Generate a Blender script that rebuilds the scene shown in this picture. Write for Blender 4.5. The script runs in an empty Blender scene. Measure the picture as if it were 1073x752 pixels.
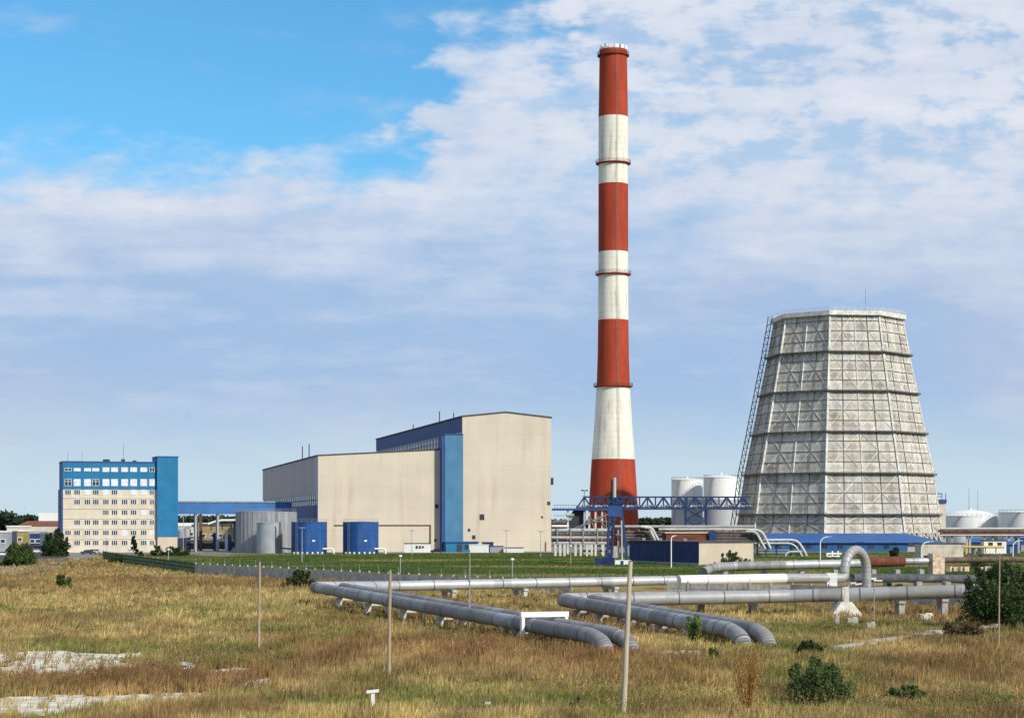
import bpy, math, random
import numpy as np
from mathutils import Vector, Matrix

random.seed(7)
RNG = np.random.default_rng(11)
SC = bpy.context.scene
COL = SC.collection
R = math.radians
# ---- survey of the place: camera at (0,0,H) looking along +Y; bearings and depressions read off the photograph
F, H, CX, HY = 2000.0, 10.5, 536.5, 545.0
def gx(px, Y): return (px - CX) * Y / F
def gz(py, Y): return H - (py - HY) * Y / F
def gy(py): return H * F / (py - HY)
def pt(px, Y, z): return (gx(px, Y), Y, z)

# ------------------------------------------------------------------ mesh builder
class MB:
    def __init__(s): s.v = []; s.f = []; s.m = []; s.k = 0
    def mat(s, k): s.k = k; return s
    def add(s, vs, fs):
        n = len(s.v); s.v += [tuple(p) for p in vs]
        for f in fs: s.f.append(tuple(i + n for i in f)); s.m.append(s.k)
        return s
    def box(s, x0, x1, y0, y1, z0, z1):
        return s.add([(x0,y0,z0),(x1,y0,z0),(x1,y1,z0),(x0,y1,z0),(x0,y0,z1),(x1,y0,z1),(x1,y1,z1),(x0,y1,z1)],
                     [(0,3,2,1),(4,5,6,7),(0,1,5,4),(1,2,6,5),(2,3,7,6),(3,0,4,7)])
    def rbox(s, c, d, ang=0.0):
        ca, sa = math.cos(ang), math.sin(ang); n = []
        for z in (-.5, .5):
            for x, y in ((-.5,-.5),(.5,-.5),(.5,.5),(-.5,.5)):
                a, b = x*d[0], y*d[1]
                n.append((c[0]+a*ca-b*sa, c[1]+a*sa+b*ca, c[2]+z*d[2]))
        return s.add(n, [(0,3,2,1),(4,5,6,7),(0,1,5,4),(1,2,6,5),(2,3,7,6),(3,0,4,7)])
    def beam(s, p, q, w, h=None):
        p, q = Vector(p), Vector(q); h = h or w
        d = (q - p)
        if d.length < 1e-6: return s
        d.normalize()
        up = Vector((0,0,1)) if abs(d.z) < .95 else Vector((0,1,0))
        a = d.cross(up).normalized(); b = a.cross(d)
        vs = []
        for e in (p, q):
            for i, j in ((-1,-1),(1,-1),(1,1),(-1,1)): vs.append(e + a*(i*w/2) + b*(j*h/2))
        return s.add(vs, [(0,3,2,1),(4,5,6,7),(0,1,5,4),(1,2,6,5),(2,3,7,6),(3,0,4,7)])
    def tube(s, path, r, n=12, caps=True):
        P = [Vector(p) for p in path]; rr = r if isinstance(r, (list, tuple)) else [r]*len(P)
        t0 = (P[1]-P[0]).normalized()
        up = Vector((0,0,1)) if abs(t0.z) < .9 else Vector((0,1,0))
        a = t0.cross(up).normalized(); vs = []; fs = []
        for i, p in enumerate(P):
            t = (P[min(i+1, len(P)-1)] - P[max(i-1, 0)]).normalized()
            a = (a - t*a.dot(t)).normalized(); b = t.cross(a)
            for k in range(n):
                w = 2*math.pi*k/n
                vs.append(p + (a*math.cos(w) + b*math.sin(w))*rr[i])
        for i in range(len(P)-1):
            for k in range(n):
                k2 = (k+1) % n
                fs.append((i*n+k, i*n+k2, (i+1)*n+k2, (i+1)*n+k))
        if caps:
            fs.append(tuple(range(n-1, -1, -1))); fs.append(tuple((len(P)-1)*n+k for k in range(n)))
        return s.add(vs, fs)
    def lathe(s, prof, n=32, c=(0,0), capb=True, capt=True, a0=0.0):
        vs = []; fs = []
        for r, z in prof:
            for k in range(n):
                w = a0 + 2*math.pi*k/n
                vs.append((c[0]+r*math.cos(w), c[1]+r*math.sin(w), z))
        for i in range(len(prof)-1):
            for k in range(n):
                k2 = (k+1) % n
                fs.append((i*n+k, i*n+k2, (i+1)*n+k2, (i+1)*n+k))
        if capb: fs.append(tuple(range(n-1, -1, -1)))
        if capt: fs.append(tuple((len(prof)-1)*n+k for k in range(n)))
        return s.add(vs, fs)
    def ring(s, r0, r1, z0, z1, n=32, c=(0,0), a0=0.0):
        vs = []; fs = []
        for k in range(n):
            w = a0 + 2*math.pi*k/n; x, y = math.cos(w), math.sin(w)
            for r, z in ((r0,z0),(r1,z0),(r1,z1),(r0,z1)): vs.append((c[0]+r*x, c[1]+r*y, z))
        for k in range(n):
            k2 = (k+1) % n
            for j in range(4):
                j2 = (j+1) % 4
                fs.append((k*4+j, k2*4+j, k2*4+j2, k*4+j2))
        return s.add(vs, fs)
    def prism(s, poly, z0, z1):
        n = len(poly)
        vs = [(x,y,z0) for x, y in poly] + [(x,y,z1) for x, y in poly]
        return s.add(vs, [tuple(range(n-1,-1,-1)), tuple(range(n,2*n))] + [(i,(i+1)%n,(i+1)%n+n,i+n) for i in range(n)])
    def prism_y(s, poly, y0, y1):          # poly in (x,z), extruded along y
        n = len(poly)
        vs = [(x,y0,z) for x, z in poly] + [(x,y1,z) for x, z in poly]
        return s.add(vs, [tuple(range(n)), tuple(range(2*n-1,n-1,-1))] + [(i,i+n,(i+1)%n+n,(i+1)%n) for i in range(n)])
    def quad(s, *p): return s.add(p, [tuple(range(len(p)))])
    def build(s, name, mats, parent=None, org=None, smooth=None, local=False, recalc=True):
        """mesh object; world-coordinate vertices unless local."""
        if org is None: org = ORG.get(parent.name, Vector((0,0,0))) if parent else Vector((0,0,0))
        org = Vector(org)
        me = bpy.data.meshes.new(name)
        vs = s.v if local else [(x-org.x, y-org.y, z-org.z) for x, y, z in s.v]
        me.from_pydata(vs, [], s.f)
        if not isinstance(mats, (list, tuple)): mats = [mats]
        for m in mats: me.materials.append(m)
        if len(mats) > 1: me.polygons.foreach_set('material_index', np.array(s.m, dtype=np.int32))
        if recalc:
            import bmesh
            bm = bmesh.new(); bm.from_mesh(me); bmesh.ops.recalc_face_normals(bm, faces=bm.faces); bm.to_mesh(me); bm.free()
        if smooth is not None:
            me.polygons.foreach_set('use_smooth', [True]*len(me.polygons))
            me.set_sharp_from_angle(angle=R(smooth))
        me.update()
        o = bpy.data.objects.new(name, me); COL.objects.link(o)
        if parent: o.parent = parent
        else: o.location = org
        ORG[o.name] = Vector((0,0,0)) if local else org
        return o
ORG = {}
def tag(o, label=None, cat=None, group=None, kind=None):
    if label: o['label'] = label
    if cat: o['category'] = cat
    if group: o['group'] = group
    if kind: o['kind'] = kind
    return o
def thing(name, label, cat, loc=(0,0,0), rotz=0.0, group=None, local=False):
    o = bpy.data.objects.new(name, None); COL.objects.link(o)
    o.empty_display_size = .2
    o.location = loc; o.rotation_euler = (0,0,rotz)
    ORG[o.name] = Vector((0,0,0)) if (local or rotz) else Vector(loc)
    return tag(o, label, cat, group)
def copy_thing(root, loc, rotz=None, label=None, scale=None, mats=None, group=None):
    def cp(o, par):
        c = o.copy(); COL.objects.link(c)
        if par: c.parent = par
        for ch in CH(o): cp(ch, c)
        if mats and o.type == 'MESH':
            b = o.name.split('.')[0]
            if b in mats:
                c.material_slots[0].link = 'OBJECT'; c.material_slots[0].material = mats[b]
        return c
    c = cp(root, None); c.location = loc
    if rotz is not None: c.rotation_euler = (0,0,rotz)
    if label: c['label'] = label
    if group: c['group'] = group
    if scale: c.scale = (scale,)*3 if not isinstance(scale, tuple) else scale
    return c
def CH(o): return [c for c in COL.objects if c.parent == o]

class Fr:                                  # a building's own axes: x along the front, y into depth
    def __init__(s, px, Y, deg):
        s.P = Vector((gx(px,Y), Y)); s.a = R(deg)
        s.u = Vector((math.cos(s.a), math.sin(s.a))); s.w = Vector((-math.sin(s.a), math.cos(s.a)))
    def s_(s, px, d=0.0):
        k = (px-CX)/F
        return (k*(s.P.y + d*s.w.y) - s.P.x - d*s.w.x)/(s.u.x - k*s.u.y)
    def z_(s, px, py, d=0.0):
        t = s.s_(px, d); return gz(py, s.P.y + t*s.u.y + d*s.w.y)
    def loc(s): return (s.P.x, s.P.y, 0)
    def world(s, x, y, z=0): p = s.P + s.u*x + s.w*y; return (p.x, p.y, z)

def fillet(pts, r, n=8):
    P = [Vector(p) for p in pts]; out = [P[0]]
    for i in range(1, len(P)-1):
        a, b, c = P[i-1], P[i], P[i+1]
        d1 = (a-b); d2 = (c-b); l = min(r[i-1] if isinstance(r, (list,tuple)) else r, d1.length*.49, d2.length*.49)
        d1.normalize(); d2.normalize()
        ang = d1.angle(d2)
        if ang > 3.1: out.append(b); continue
        t = l; p1 = b + d1*t; p2 = b + d2*t
        for k in range(n+1):
            w = k/n; out.append(p1.lerp(b, w).lerp(b.lerp(p2, w), w))
    out.append(P[-1]); return out

def vnoise(x, y, seed=0):
    x = np.asarray(x, dtype=float); y = np.asarray(y, dtype=float)
    xi = np.floor(x).astype(np.int64); yi = np.floor(y).astype(np.int64); fx = x-xi; fy = y-yi
    fx = fx*fx*(3-2*fx); fy = fy*fy*(3-2*fy)
    def h(a, b):
        n = (a*374761393 + b*668265263 + seed*1274126177) & 0x7fffffff
        n = ((n ^ (n >> 13))*1274126177) & 0x7fffffff
        n = n ^ (n >> 16)
        return (n & 0xffff)/65535.0
    return (h(xi,yi)*(1-fx)+h(xi+1,yi)*fx)*(1-fy) + (h(xi,yi+1)*(1-fx)+h(xi+1,yi+1)*fx)*fy
def fbm(x, y, seed=0, oct=4):
    t = 0; a = .5
    for i in range(oct): t = t + a*vnoise(x*2**i, y*2**i, seed+i*17); a *= .5
    return t/(1-.5**oct)

# ------------------------------------------------------------------ materials
def N(nt, typ, ins=None, **props):
    n = nt.nodes.new(typ)
    for k, v in props.items(): setattr(n, k, v)
    for k, v in (ins or {}).items():
        s = n.inputs[k]
        if isinstance(v, bpy.types.NodeSocket): nt.links.new(v, s)
        else: s.default_value = v
    return n
def M2(nt, op, a, b=None, c=None, clamp=False):
    d = {0: a}
    if b is not None: d[1] = b
    if c is not None: d[2] = c
    return N(nt, 'ShaderNodeMath', d, operation=op, use_clamp=clamp).outputs[0]
def mixc(nt, f, a, b, mode='MIX'):
    n = nt.nodes.new('ShaderNodeMix'); n.data_type = 'RGBA'; n.blend_type = mode
    for i, v in ((0, f), (6, a), (7, b)):
        if isinstance(v, bpy.types.NodeSocket): nt.links.new(v, n.inputs[i])
        else: n.inputs[i].default_value = (tuple(v)+(1,) if isinstance(v, (tuple,list)) and len(v) == 3 else v)
    return n.outputs[2]
def ramp(nt, f, a, b): return N(nt, 'ShaderNodeMapRange', {0: f, 1: a, 2: b, 3: 0.0, 4: 1.0}, interpolation_type='SMOOTHSTEP').outputs[0]
def noise(nt, vec, scale, detail=4, rough=.55):
    return N(nt, 'ShaderNodeTexNoise', {'Vector': vec, 'Scale': scale, 'Detail': detail, 'Roughness': rough}).outputs[0]
def vmul(nt, vec, s): return N(nt, 'ShaderNodeVectorMath', {0: vec, 1: s}, operation='MULTIPLY').outputs[0]

def mat(name, c, rough=.7, metal=0.0, scale=.4, var=.18, stretch=(1,1,1), dirt=None, bump=0.0, bscale=3.0,
        joints=None, attr=None, spec=.18, coarse=.12):
    """procedural surface: two sizes of tone variation, dirt = (colour, amount, scale, stretch), joints = (dx, dz, width, strength, axis)"""
    m = bpy.data.materials.new(name); m.use_nodes = True; nt = m.node_tree
    b = nt.nodes['Principled BSDF']
    tc = N(nt, 'ShaderNodeTexCoord').outputs['Object']
    v = vmul(nt, tc, stretch)
    n1 = noise(nt, v, scale, 5); n2 = noise(nt, tc, coarse*scale, 3)
    c1 = tuple(x*(1-var) for x in c); c2 = tuple(min(1, x*(1+var)) for x in c)
    col = mixc(nt, ramp(nt, n1, .3, .7), c1, c2)
    col = mixc(nt, M2(nt, 'MULTIPLY', ramp(nt, n2, .35, .65), .6*var/.18*.35), col, tuple(x*.8 for x in c))
    if dirt:
        dc, amt, ds, dst = dirt
        d = ramp(nt, noise(nt, vmul(nt, tc, dst), ds, 6, .65), .5, .72)
        col = mixc(nt, M2(nt, 'MULTIPLY', d, amt), col, dc)
    if joints:
        dx, dz, w, st, ax = joints
        sp = N(nt, 'ShaderNodeSeparateXYZ', {0: tc}).outputs
        f = None
        for o, dd in ((sp[ax], dx), (sp[2], dz)):
            if not dd: continue
            g = M2(nt, 'LESS_THAN', M2(nt, 'PINGPONG', o, dd/2), w/2)
            f = g if f is None else M2(nt, 'MAXIMUM', f, g)
        col = mixc(nt, M2(nt, 'MULTIPLY', f, st), col, tuple(x*.45 for x in c))
    if attr: col = mixc(nt, 1.0, col, N(nt, 'ShaderNodeAttribute', attribute_name=attr).outputs['Color'], 'MULTIPLY')
    nt.links.new(col, b.inputs['Base Color'])
    b.inputs['Roughness'].default_value = rough; b.inputs['Metallic'].default_value = metal
    b.inputs['Specular IOR Level'].default_value = spec
    if bump:
        bn = N(nt, 'ShaderNodeBump', {'Height': noise(nt, v, bscale, 6), 'Strength': bump, 'Distance': .25})
        nt.links.new(bn.outputs[0], b.inputs['Normal'])
    return m

MT = {}
def defmats():
    g = MT
    g['beige'] = mat('beige_panel', (.56,.488,.385), .75, scale=.08, var=.06, joints=(6.0, 3.6, .14, .13, 0), dirt=((.38,.30,.21), .38, .25, (1.2,1.2,.12)))
    g['beige_plain'] = mat('beige_render', (.56,.47,.36), .8, scale=.3, var=.08, dirt=((.35,.29,.2), .35, .4, (1,1,.25)))
    g['cream'] = mat('cream_render', (.585,.52,.41), .8, scale=.3, var=.08, dirt=((.36,.30,.22), .35, .5, (1,1,.2)))
    g['greyside'] = mat('grey_profile_sheet', (.44,.385,.375), .7, scale=.2, var=.08, joints=(0, 0, .1, .2, 1) if 0 else None, stretch=(1,1,.1))
    g['blue'] = mat('blue_cladding', (.018,.155,.31), .6, scale=.25, var=.10, joints=(3.0, 3.4, .12, .35, 0), dirt=((.1,.2,.3), .25, .4, (1,1,.2)))
    g['blue_tower'] = mat('faded_blue_cladding', (.065,.185,.31), .6, scale=.25, var=.08, joints=(2.2, 0, .12, .25, 0), dirt=((.2,.26,.33), .25, .4, (1,1,.2)))
    g['dkblue'] = mat('dark_blue_cladding', (.035,.075,.22), .55, scale=.3, var=.12, joints=(6, 0, .15, .4, 1))
    g['pumpblue'] = mat('dull_blue_wall_sheet', (.03,.105,.25), .6, scale=.4, var=.14, joints=(2.0, 0, .1, .3, 0), dirt=((.1,.13,.18), .35, .5, (1,1,.3)))
    g['drystem'] = mat('dry_weed_stem', (.30,.15,.05), .9, scale=2, var=.3)
    g['navy'] = mat('navy_sheet', (.014,.03,.115), .55, scale=.5, var=.25, joints=(3.2, 0, .12, .4, 0), dirt=((.10,.12,.16), .3, .6, (1,1,.3)))
    g['steelblue'] = mat('blue_steel_paint', (.022,.05,.135), .5, scale=1, var=.2, dirt=((.16,.13,.11), .35, 1.2, (1,1,.5)))
    g['tankblue'] = mat('tank_blue_paint', (.018,.075,.24), .55, scale=.35, var=.16, stretch=(1,1,.2), dirt=((.10,.14,.25), .35, .6, (1,1,.15)))
    g['roofblue'] = mat('blue_sheet_roof', (.04,.12,.32), .5, scale=.3, var=.12, joints=(1.6, 0, .1, .35, 0))
    g['whitedull'] = mat('weathered_white_pipe_wrap', (.52,.51,.48), .7, scale=.5, var=.15, dirt=((.3,.27,.23), .5, .6, (1,1,1)))
    g['white'] = mat('white_paint', (.76,.75,.72), .6, scale=.3, var=.05, dirt=((.5,.47,.42), .35, .3, (1,1,.12)))
    g['tankgrey'] = mat('weathered_grey_tank_sheet', (.30,.305,.31), .65, scale=.5, var=.22, stretch=(1,1,.08), dirt=((.17,.17,.17), .45, .35, (1,1,.1)))
    g['greypaint'] = mat('grey_paint', (.33,.35,.38), .6, scale=.4, var=.12, dirt=((.2,.2,.2), .3, .5, (1,1,.2)))
    g['concrete'] = mat('concrete', (.42,.40,.36), .9, scale=.9, var=.18, dirt=((.20,.18,.15), .5, .9, (1,1,.5)), bump=.3)
    g['fenceconc'] = mat('grey_fence_concrete', (.46,.43,.38), .9, scale=.8, var=.25, dirt=((.15,.14,.13), .55, .5, (1,1,.25)), bump=.3)
    g['paleconc'] = mat('pale_concrete', (.60,.57,.50), .9, scale=1.2, var=.14, dirt=((.30,.27,.22), .45, 1.0, (1,1,.5)), bump=.3)
    g['galv'] = mat('galvanised_pipe_cladding', (.275,.265,.262), .6, .1, scale=.5, var=.18, dirt=((.12,.12,.12), .5, .5, (1,1,1)), bump=.12, bscale=1.5)
    g['galvlight'] = mat('light_aluminium_cladding', (.47,.475,.48), .5, .35, scale=.5, var=.12, dirt=((.32,.29,.26), .4, .5, (1,1,1)), bump=.12, bscale=1.5)
    g['galv_b'] = mat('galvanised_cladding_dull', (.22,.21,.205), .65, .08, scale=.6, var=.22, dirt=((.11,.10,.09), .5, .6, (1,1,1)), bump=.15, bscale=1.5)
    g['galv_c'] = mat('galvanised_cladding_fresh', (.33,.325,.325), .55, .15, scale=.6, var=.16, dirt=((.15,.14,.13), .5, .7, (1,1,1)), bump=.15, bscale=1.5)
    g['galvmid_b'] = mat('aluminium_cladding_stained', (.29,.285,.27), .6, .15, scale=.5, var=.2, dirt=((.15,.13,.11), .5, .5, (1,1,1)), bump=.15, bscale=1.5)
    g['galvmid'] = mat('dull_aluminium_cladding', (.36,.36,.36), .5, .2, scale=.5, var=.15, dirt=((.2,.19,.17), .45, .5, (1,1,1)), bump=.12, bscale=1.5)
    g['strap'] = mat('pipe_strap_steel', (.12,.12,.125), .55, .3, scale=1, var=.2)
    g['rustpipe'] = mat('rusty_pipe', (.17,.055,.03), .85, scale=.8, var=.35, dirt=((.08,.05,.04), .5, .8, (1,1,1)))
    g['brownpipe'] = mat('brown_wrapped_pipe', (.13,.085,.065), .85, scale=.8, var=.3, dirt=((.3,.26,.22), .4, .7, (1,1,1)))
    g['darkpipe'] = mat('dark_pipe_wrap', (.085,.09,.10), .8, scale=.8, var=.3, dirt=((.3,.3,.3), .4, .5, (1,1,1)))
    g['dark'] = mat('dark_steel', (.045,.045,.05), .6, scale=1, var=.25)
    g['steel'] = mat('grey_steel', (.30,.31,.32), .5, .3, scale=1, var=.2, dirt=((.2,.13,.09), .4, 1.5, (1,1,.4)))
    g['glass'] = mat('window_glass', (.035,.04,.05), .15, scale=.3, var=.3, spec=.6)
    g['blind'] = mat('white_blind_glass', (.62,.64,.66), .35, scale=1.2, var=.2, spec=.5)
    g['wood'] = mat('weathered_pole_timber', (.36,.29,.20), .9, scale=2.5, var=.22, stretch=(1,1,.08), dirt=((.14,.11,.08), .5, 1.5, (1,1,.1)), bump=.3)
    g['poleconc'] = mat('pole_concrete', (.44,.375,.285), .9, scale=2.0, var=.15, stretch=(1,1,.15), dirt=((.22,.18,.13), .45, 1.2, (1,1,.1)))
    g['asphalt'] = mat('asphalt', (.075,.073,.07), .95, scale=.6, var=.22, dirt=((.14,.13,.11), .4, .2, (1,1,1)), spec=.1)
    g['yard'] = mat('worn_yard_paving', (.24,.23,.21), .95, scale=.4, var=.2, dirt=((.13,.125,.11), .5, .15, (1,1,1)), spec=.05)
    g['gravel'] = mat('limestone_gravel', (.64,.595,.49), .95, spec=.05, scale=.8, var=.25, dirt=((.30,.25,.15), .9, .5, (1.0,.6,1)), bump=.5, coarse=.4)
    g['lawn'] = mat('lawn_grass', (.075,.115,.024), .95, scale=.35, var=.3, dirt=((.19,.15,.06), .65, .05, (.35,1.3,1)), bump=.3, coarse=.25, spec=.02)
    g['earth'] = mat('dry_field', (.155,.115,.045), .95, scale=.25, var=.25, dirt=((.07,.085,.025), .6, .02, (1,1,1)), spec=.02)
    g['roofred'] = mat('red_brown_roof', (.20,.075,.05), .8, scale=.6, var=.2)
    g['roofdark'] = mat('dark_roof_felt', (.09,.085,.085), .9, scale=.5, var=.2)
    g['ochre'] = mat('ochre_render', (.34,.25,.11), .85, scale=.5, var=.2, dirt=((.2,.14,.08), .4, .5, (1,1,.4)))
    g['yellow'] = mat('yellow_gas_pipe', (.62,.40,.05), .5, scale=1, var=.1)
    g['rubber'] = mat('tyre_rubber', (.02,.02,.02), .9, scale=3, var=.2)
    g['red'] = mat('red_chimney_paint', (.345,.052,.024), .85, scale=.25, var=.16, stretch=(1,1,.25), dirt=((.22,.045,.025), .7, .6, (1,1,.10)), joints=(0, 2.5, .25, .15, 0))
    g['chwhite'] = mat('white_chimney_paint', (.74,.71,.60), .85, scale=.25, var=.10, stretch=(1,1,.25), dirt=((.36,.29,.21), .75, .8, (1,1,.07)), joints=(0, 2.5, .25, .22, 0))
    g['foam'] = mat('pale_foam_cladding', (.58,.44,.32), .9, scale=1.5, var=.3, bump=.4)
defmats()

def leafmat(name, rough=.7, trans=.32):
    m = bpy.data.materials.new(name); m.use_nodes = True; nt = m.node_tree
    b = nt.nodes['Principled BSDF']; b.inputs['Roughness'].default_value = rough
    b.inputs['Specular IOR Level'].default_value = .25
    a = N(nt, 'ShaderNodeAttribute', attribute_name='Col').outputs['Color']
    tc = N(nt, 'ShaderNodeTexCoord').outputs['Object']
    col = mixc(nt, ramp(nt, noise(nt, tc, 3.0, 2), .3, .7), a, mixc(nt, 1.0, a, (1.25,1.2,1.1), 'MULTIPLY'))
    nt.links.new(col, b.inputs['Base Color'])
    t = N(nt, 'ShaderNodeBsdfTranslucent', {'Color': col})
    mx = N(nt, 'ShaderNodeMixShader', {0: trans, 1: b.outputs[0], 2: t.outputs[0]})
    nt.links.new(mx.outputs[0], nt.nodes['Material Output'].inputs[0])
    return m
MT['leaf'] = leafmat('foliage_leaves'); MT['grass'] = leafmat('dry_grass_blades', .8, .3)

def tri_cloud(name, P, A, B, C, cols, m, parent=None, org=(0,0,0)):
    """one mesh of loose leaf or blade triangles; A,B,C corner offsets (n,3); cols (n,3)"""
    n = len(P); org = np.array(org, dtype=float)
    V = np.empty((n,3,3), dtype=np.float32)
    V[:,0] = P+A-org; V[:,1] = P+B-org; V[:,2] = P+C-org
    me = bpy.data.meshes.new(name)
    me.vertices.add(3*n); me.vertices.foreach_set('co', V.reshape(-1))
    me.loops.add(3*n); me.loops.foreach_set('vertex_index', np.arange(3*n, dtype=np.int32))
    me.polygons.add(n); me.polygons.foreach_set('loop_start', np.arange(0,3*n,3, dtype=np.int32))
    try: me.polygons.foreach_set('loop_total', np.full(n,3,dtype=np.int32))
    except Exception: pass
    at = me.color_attributes.new('Col', 'FLOAT_COLOR', 'POINT')
    cc = np.ones((n,3,4), dtype=np.float32); cc[:,:,:3] = cols[:,None,:]
    at.data.foreach_set('color', cc.reshape(-1))
    me.materials.append(m); me.update(calc_edges=True); me.validate()
    o = bpy.data.objects.new(name, me); COL.objects.link(o)
    if parent: o.parent = parent
    else: o.location = org
    ORG[o.name] = Vector(org)
    return o
def rdir(n):
    v = RNG.normal(size=(n,3)); return v/np.linalg.norm(v, axis=1)[:,None]
def foliage(name, clumps, n, size, col, parent, org, var=.35, flat=0.0):
    """leaves spread through ragged clumps [(centre, radii)]; per-clump tone differs as shoots do"""
    k = RNG.integers(0, len(clumps), n)
    C = np.array([c for c, r in clumps]); Rr = np.array([r for c, r in clumps])
    tone = 1 + var*(RNG.random(len(clumps))-.5)*1.2
    d = rdir(n); rad = RNG.random(n)**.45 * (1 + .12*RNG.normal(size=n))
    P = C[k] + d*rad[:,None]*Rr[k]
    P[:,2] = np.maximum(P[:,2], .03)
    a = rdir(n); b = rdir(n); b = np.cross(a, b); b /= np.linalg.norm(b, axis=1)[:,None]+1e-9
    s = size*(.6+.8*RNG.random(n))[:,None]
    cols = np.array(col)[None,:]*(tone[k]*(1+var*(RNG.random(n)-.5)))[:,None]
    cols[:,0] *= 1+.35*(RNG.random(n)-.5)
    return tri_cloud(name, P, a*s*.6, -a*s*.45+b*s*.45, -a*s*.45-b*s*.45, np.clip(cols,0,1), MT['leaf'], parent, org)
# ------------------------------------------------------------------ camera, sun, sky
cam = bpy.data.cameras.new('Camera'); co = bpy.data.objects.new('Camera', cam); COL.objects.link(co)
co.location = (0,0,H); co.rotation_euler = (R(90),0,0)
cam.sensor_width = 36.0; cam.lens = F/1073*36.0; cam.shift_y = (HY-376)/1073.0
cam.clip_start = 1.0; cam.clip_end = 60000.0
SC.camera = co
SUN_AZ, SUN_EL = R(44), R(33)
sd = Vector((math.sin(SUN_AZ)*math.cos(SUN_EL), -math.cos(SUN_AZ)*math.cos(SUN_EL), math.sin(SUN_EL)))
sun = bpy.data.lights.new('Sun', 'SUN'); sun.energy = 4.5; sun.angle = R(.5); sun.color = (1.0,.94,.84)
so = bpy.data.objects.new('Sun', sun); COL.objects.link(so); so.rotation_euler = sd.to_track_quat('Z','Y').to_euler(); so.location = (200,-200,300)

w = bpy.data.worlds.new('World'); SC.world = w; w.use_nodes = True; nt = w.node_tree
bg = nt.nodes['Background']; bg.inputs['Strength'].default_value = .1
sky = nt.nodes.new('ShaderNodeTexSky'); sky.sky_type = 'NISHITA'; sky.sun_disc = False
sky.sun_elevation = SUN_EL; sky.sun_rotation = math.pi - SUN_AZ; sky.air_density = 1.0; sky.dust_density = .6; sky.ozone_density = 1.6
D = N(nt, 'ShaderNodeTexCoord').outputs['Generated']
X, Y_, Z = N(nt, 'ShaderNodeSeparateXYZ', {0: D}).outputs
ay = M2(nt, 'MAXIMUM', M2(nt, 'ABSOLUTE', Y_), .05)
A = M2(nt, 'DIVIDE', X, ay); E = M2(nt, 'DIVIDE', Z, ay)             # bearing and height of the direction, as slopes
zc = M2(nt, 'ADD', M2(nt, 'MAXIMUM', Z, 0.0), .045)
PV = N(nt, 'ShaderNodeCombineXYZ', {0: M2(nt, 'DIVIDE', X, zc), 1: M2(nt, 'DIVIDE', Y_, zc), 2: 0.0}).outputs[0]   # cloud deck seen in perspective
AE = N(nt, 'ShaderNodeCombineXYZ', {0: A, 1: E, 2: .3}).outputs[0]
def wn(vec, sx, sy, sc, det=6, rough=.6, off=0.0):
    mp = N(nt, 'ShaderNodeMapping', {0: vec, 1: (off, off*.7, 0), 3: (sx, sy, 1)}).outputs[0]
    return N(nt, 'ShaderNodeTexNoise', {'Vector': mp, 'Scale': sc, 'Detail': det, 'Roughness': rough}).outputs[0]
puff = wn(AE, 1, 2.3, 17, 7, .58, 3.1)            # heaps of the cloud edge
streak = wn(AE, 1, 7.0, 9, 6, .55, 1.7)           # long flat bands low down
fine = wn(AE, 1, 2.0, 44, 5, .6, 5.3)
big = wn(AE, 1, 2.0, 5.5, 4, .5, 8.2)
# edge of the cloud deck: low on the left, rising past the middle of the view
AW = M2(nt, 'ADD', A, M2(nt, 'MULTIPLY', M2(nt, 'SUBTRACT', M2(nt, 'ADD', M2(nt, 'MULTIPLY', big, .6), M2(nt, 'MULTIPLY', puff, .4)), .5), .16))
eb = M2(nt, 'ADD', .184, M2(nt, 'MULTIPLY', ramp(nt, AW, -.062, -.020), .068))
eb = M2(nt, 'ADD', eb, M2(nt, 'MULTIPLY', ramp(nt, AW, .02, .085), .10))
eb = M2(nt, 'ADD', eb, M2(nt, 'MULTIPLY', M2(nt, 'SUBTRACT', puff, .5), .085))
eb = M2(nt, 'ADD', eb, M2(nt, 'MULTIPLY', M2(nt, 'SUBTRACT', fine, .5), .032))
dE = M2(nt, 'SUBTRACT', eb, E)                    # >0 inside the deck
cover = ramp(nt, dE, -.016, .024)
# thin places and blue holes among the heaps on the right
high = M2(nt, 'MULTIPLY', ramp(nt, E, .13, .22), ramp(nt, A, -.07, .06))
hole = M2(nt, 'MULTIPLY', ramp(nt, M2(nt, 'ADD', M2(nt, 'MULTIPLY', puff, .55), M2(nt, 'MULTIPLY', fine, .45)), .53, .42), high)
cover = M2(nt, 'MULTIPLY', cover, M2(nt, 'SUBTRACT', 1.0, M2(nt, 'MULTIPLY', hole, .42)))
# wisps in the blue
wisp = M2(nt, 'MULTIPLY', ramp(nt, wn(AE, 1, 2.6, 12, 6, .62, 11.0), .55, .80), .30)
cover = M2(nt, 'MAXIMUM', cover, wisp)
# broken cloud added out of view above and beside, raising and warming fill light
over = M2(nt, 'MULTIPLY', ramp(nt, wn(PV, 1, 1, 1.6, 5, .55, 2.2), .36, .58), M2(nt, 'MAXIMUM', ramp(nt, E, .34, .60), ramp(nt, M2(nt, 'ABSOLUTE', A), .42, .62)))
cover = M2(nt, 'MAXIMUM', cover, over)
bright = (.80,.83,.90); mid = (.45,.56,.76); low = (.37,.53,.775); hor = (.575,.725,.81)
t1 = M2(nt, 'ADD', M2(nt, 'MULTIPLY', M2(nt, 'SUBTRACT', puff, .5), 2.0), M2(nt, 'MULTIPLY', M2(nt, 'SUBTRACT', streak, .5), 2.0))
Ew = M2(nt, 'ADD', E, M2(nt, 'MULTIPLY', M2(nt, 'SUBTRACT', big, .5), .06))
lit = M2(nt, 'ADD', M2(nt, 'MULTIPLY', ramp(nt, Ew, .085, .185), .52), M2(nt, 'MULTIPLY', t1, .50))
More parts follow.
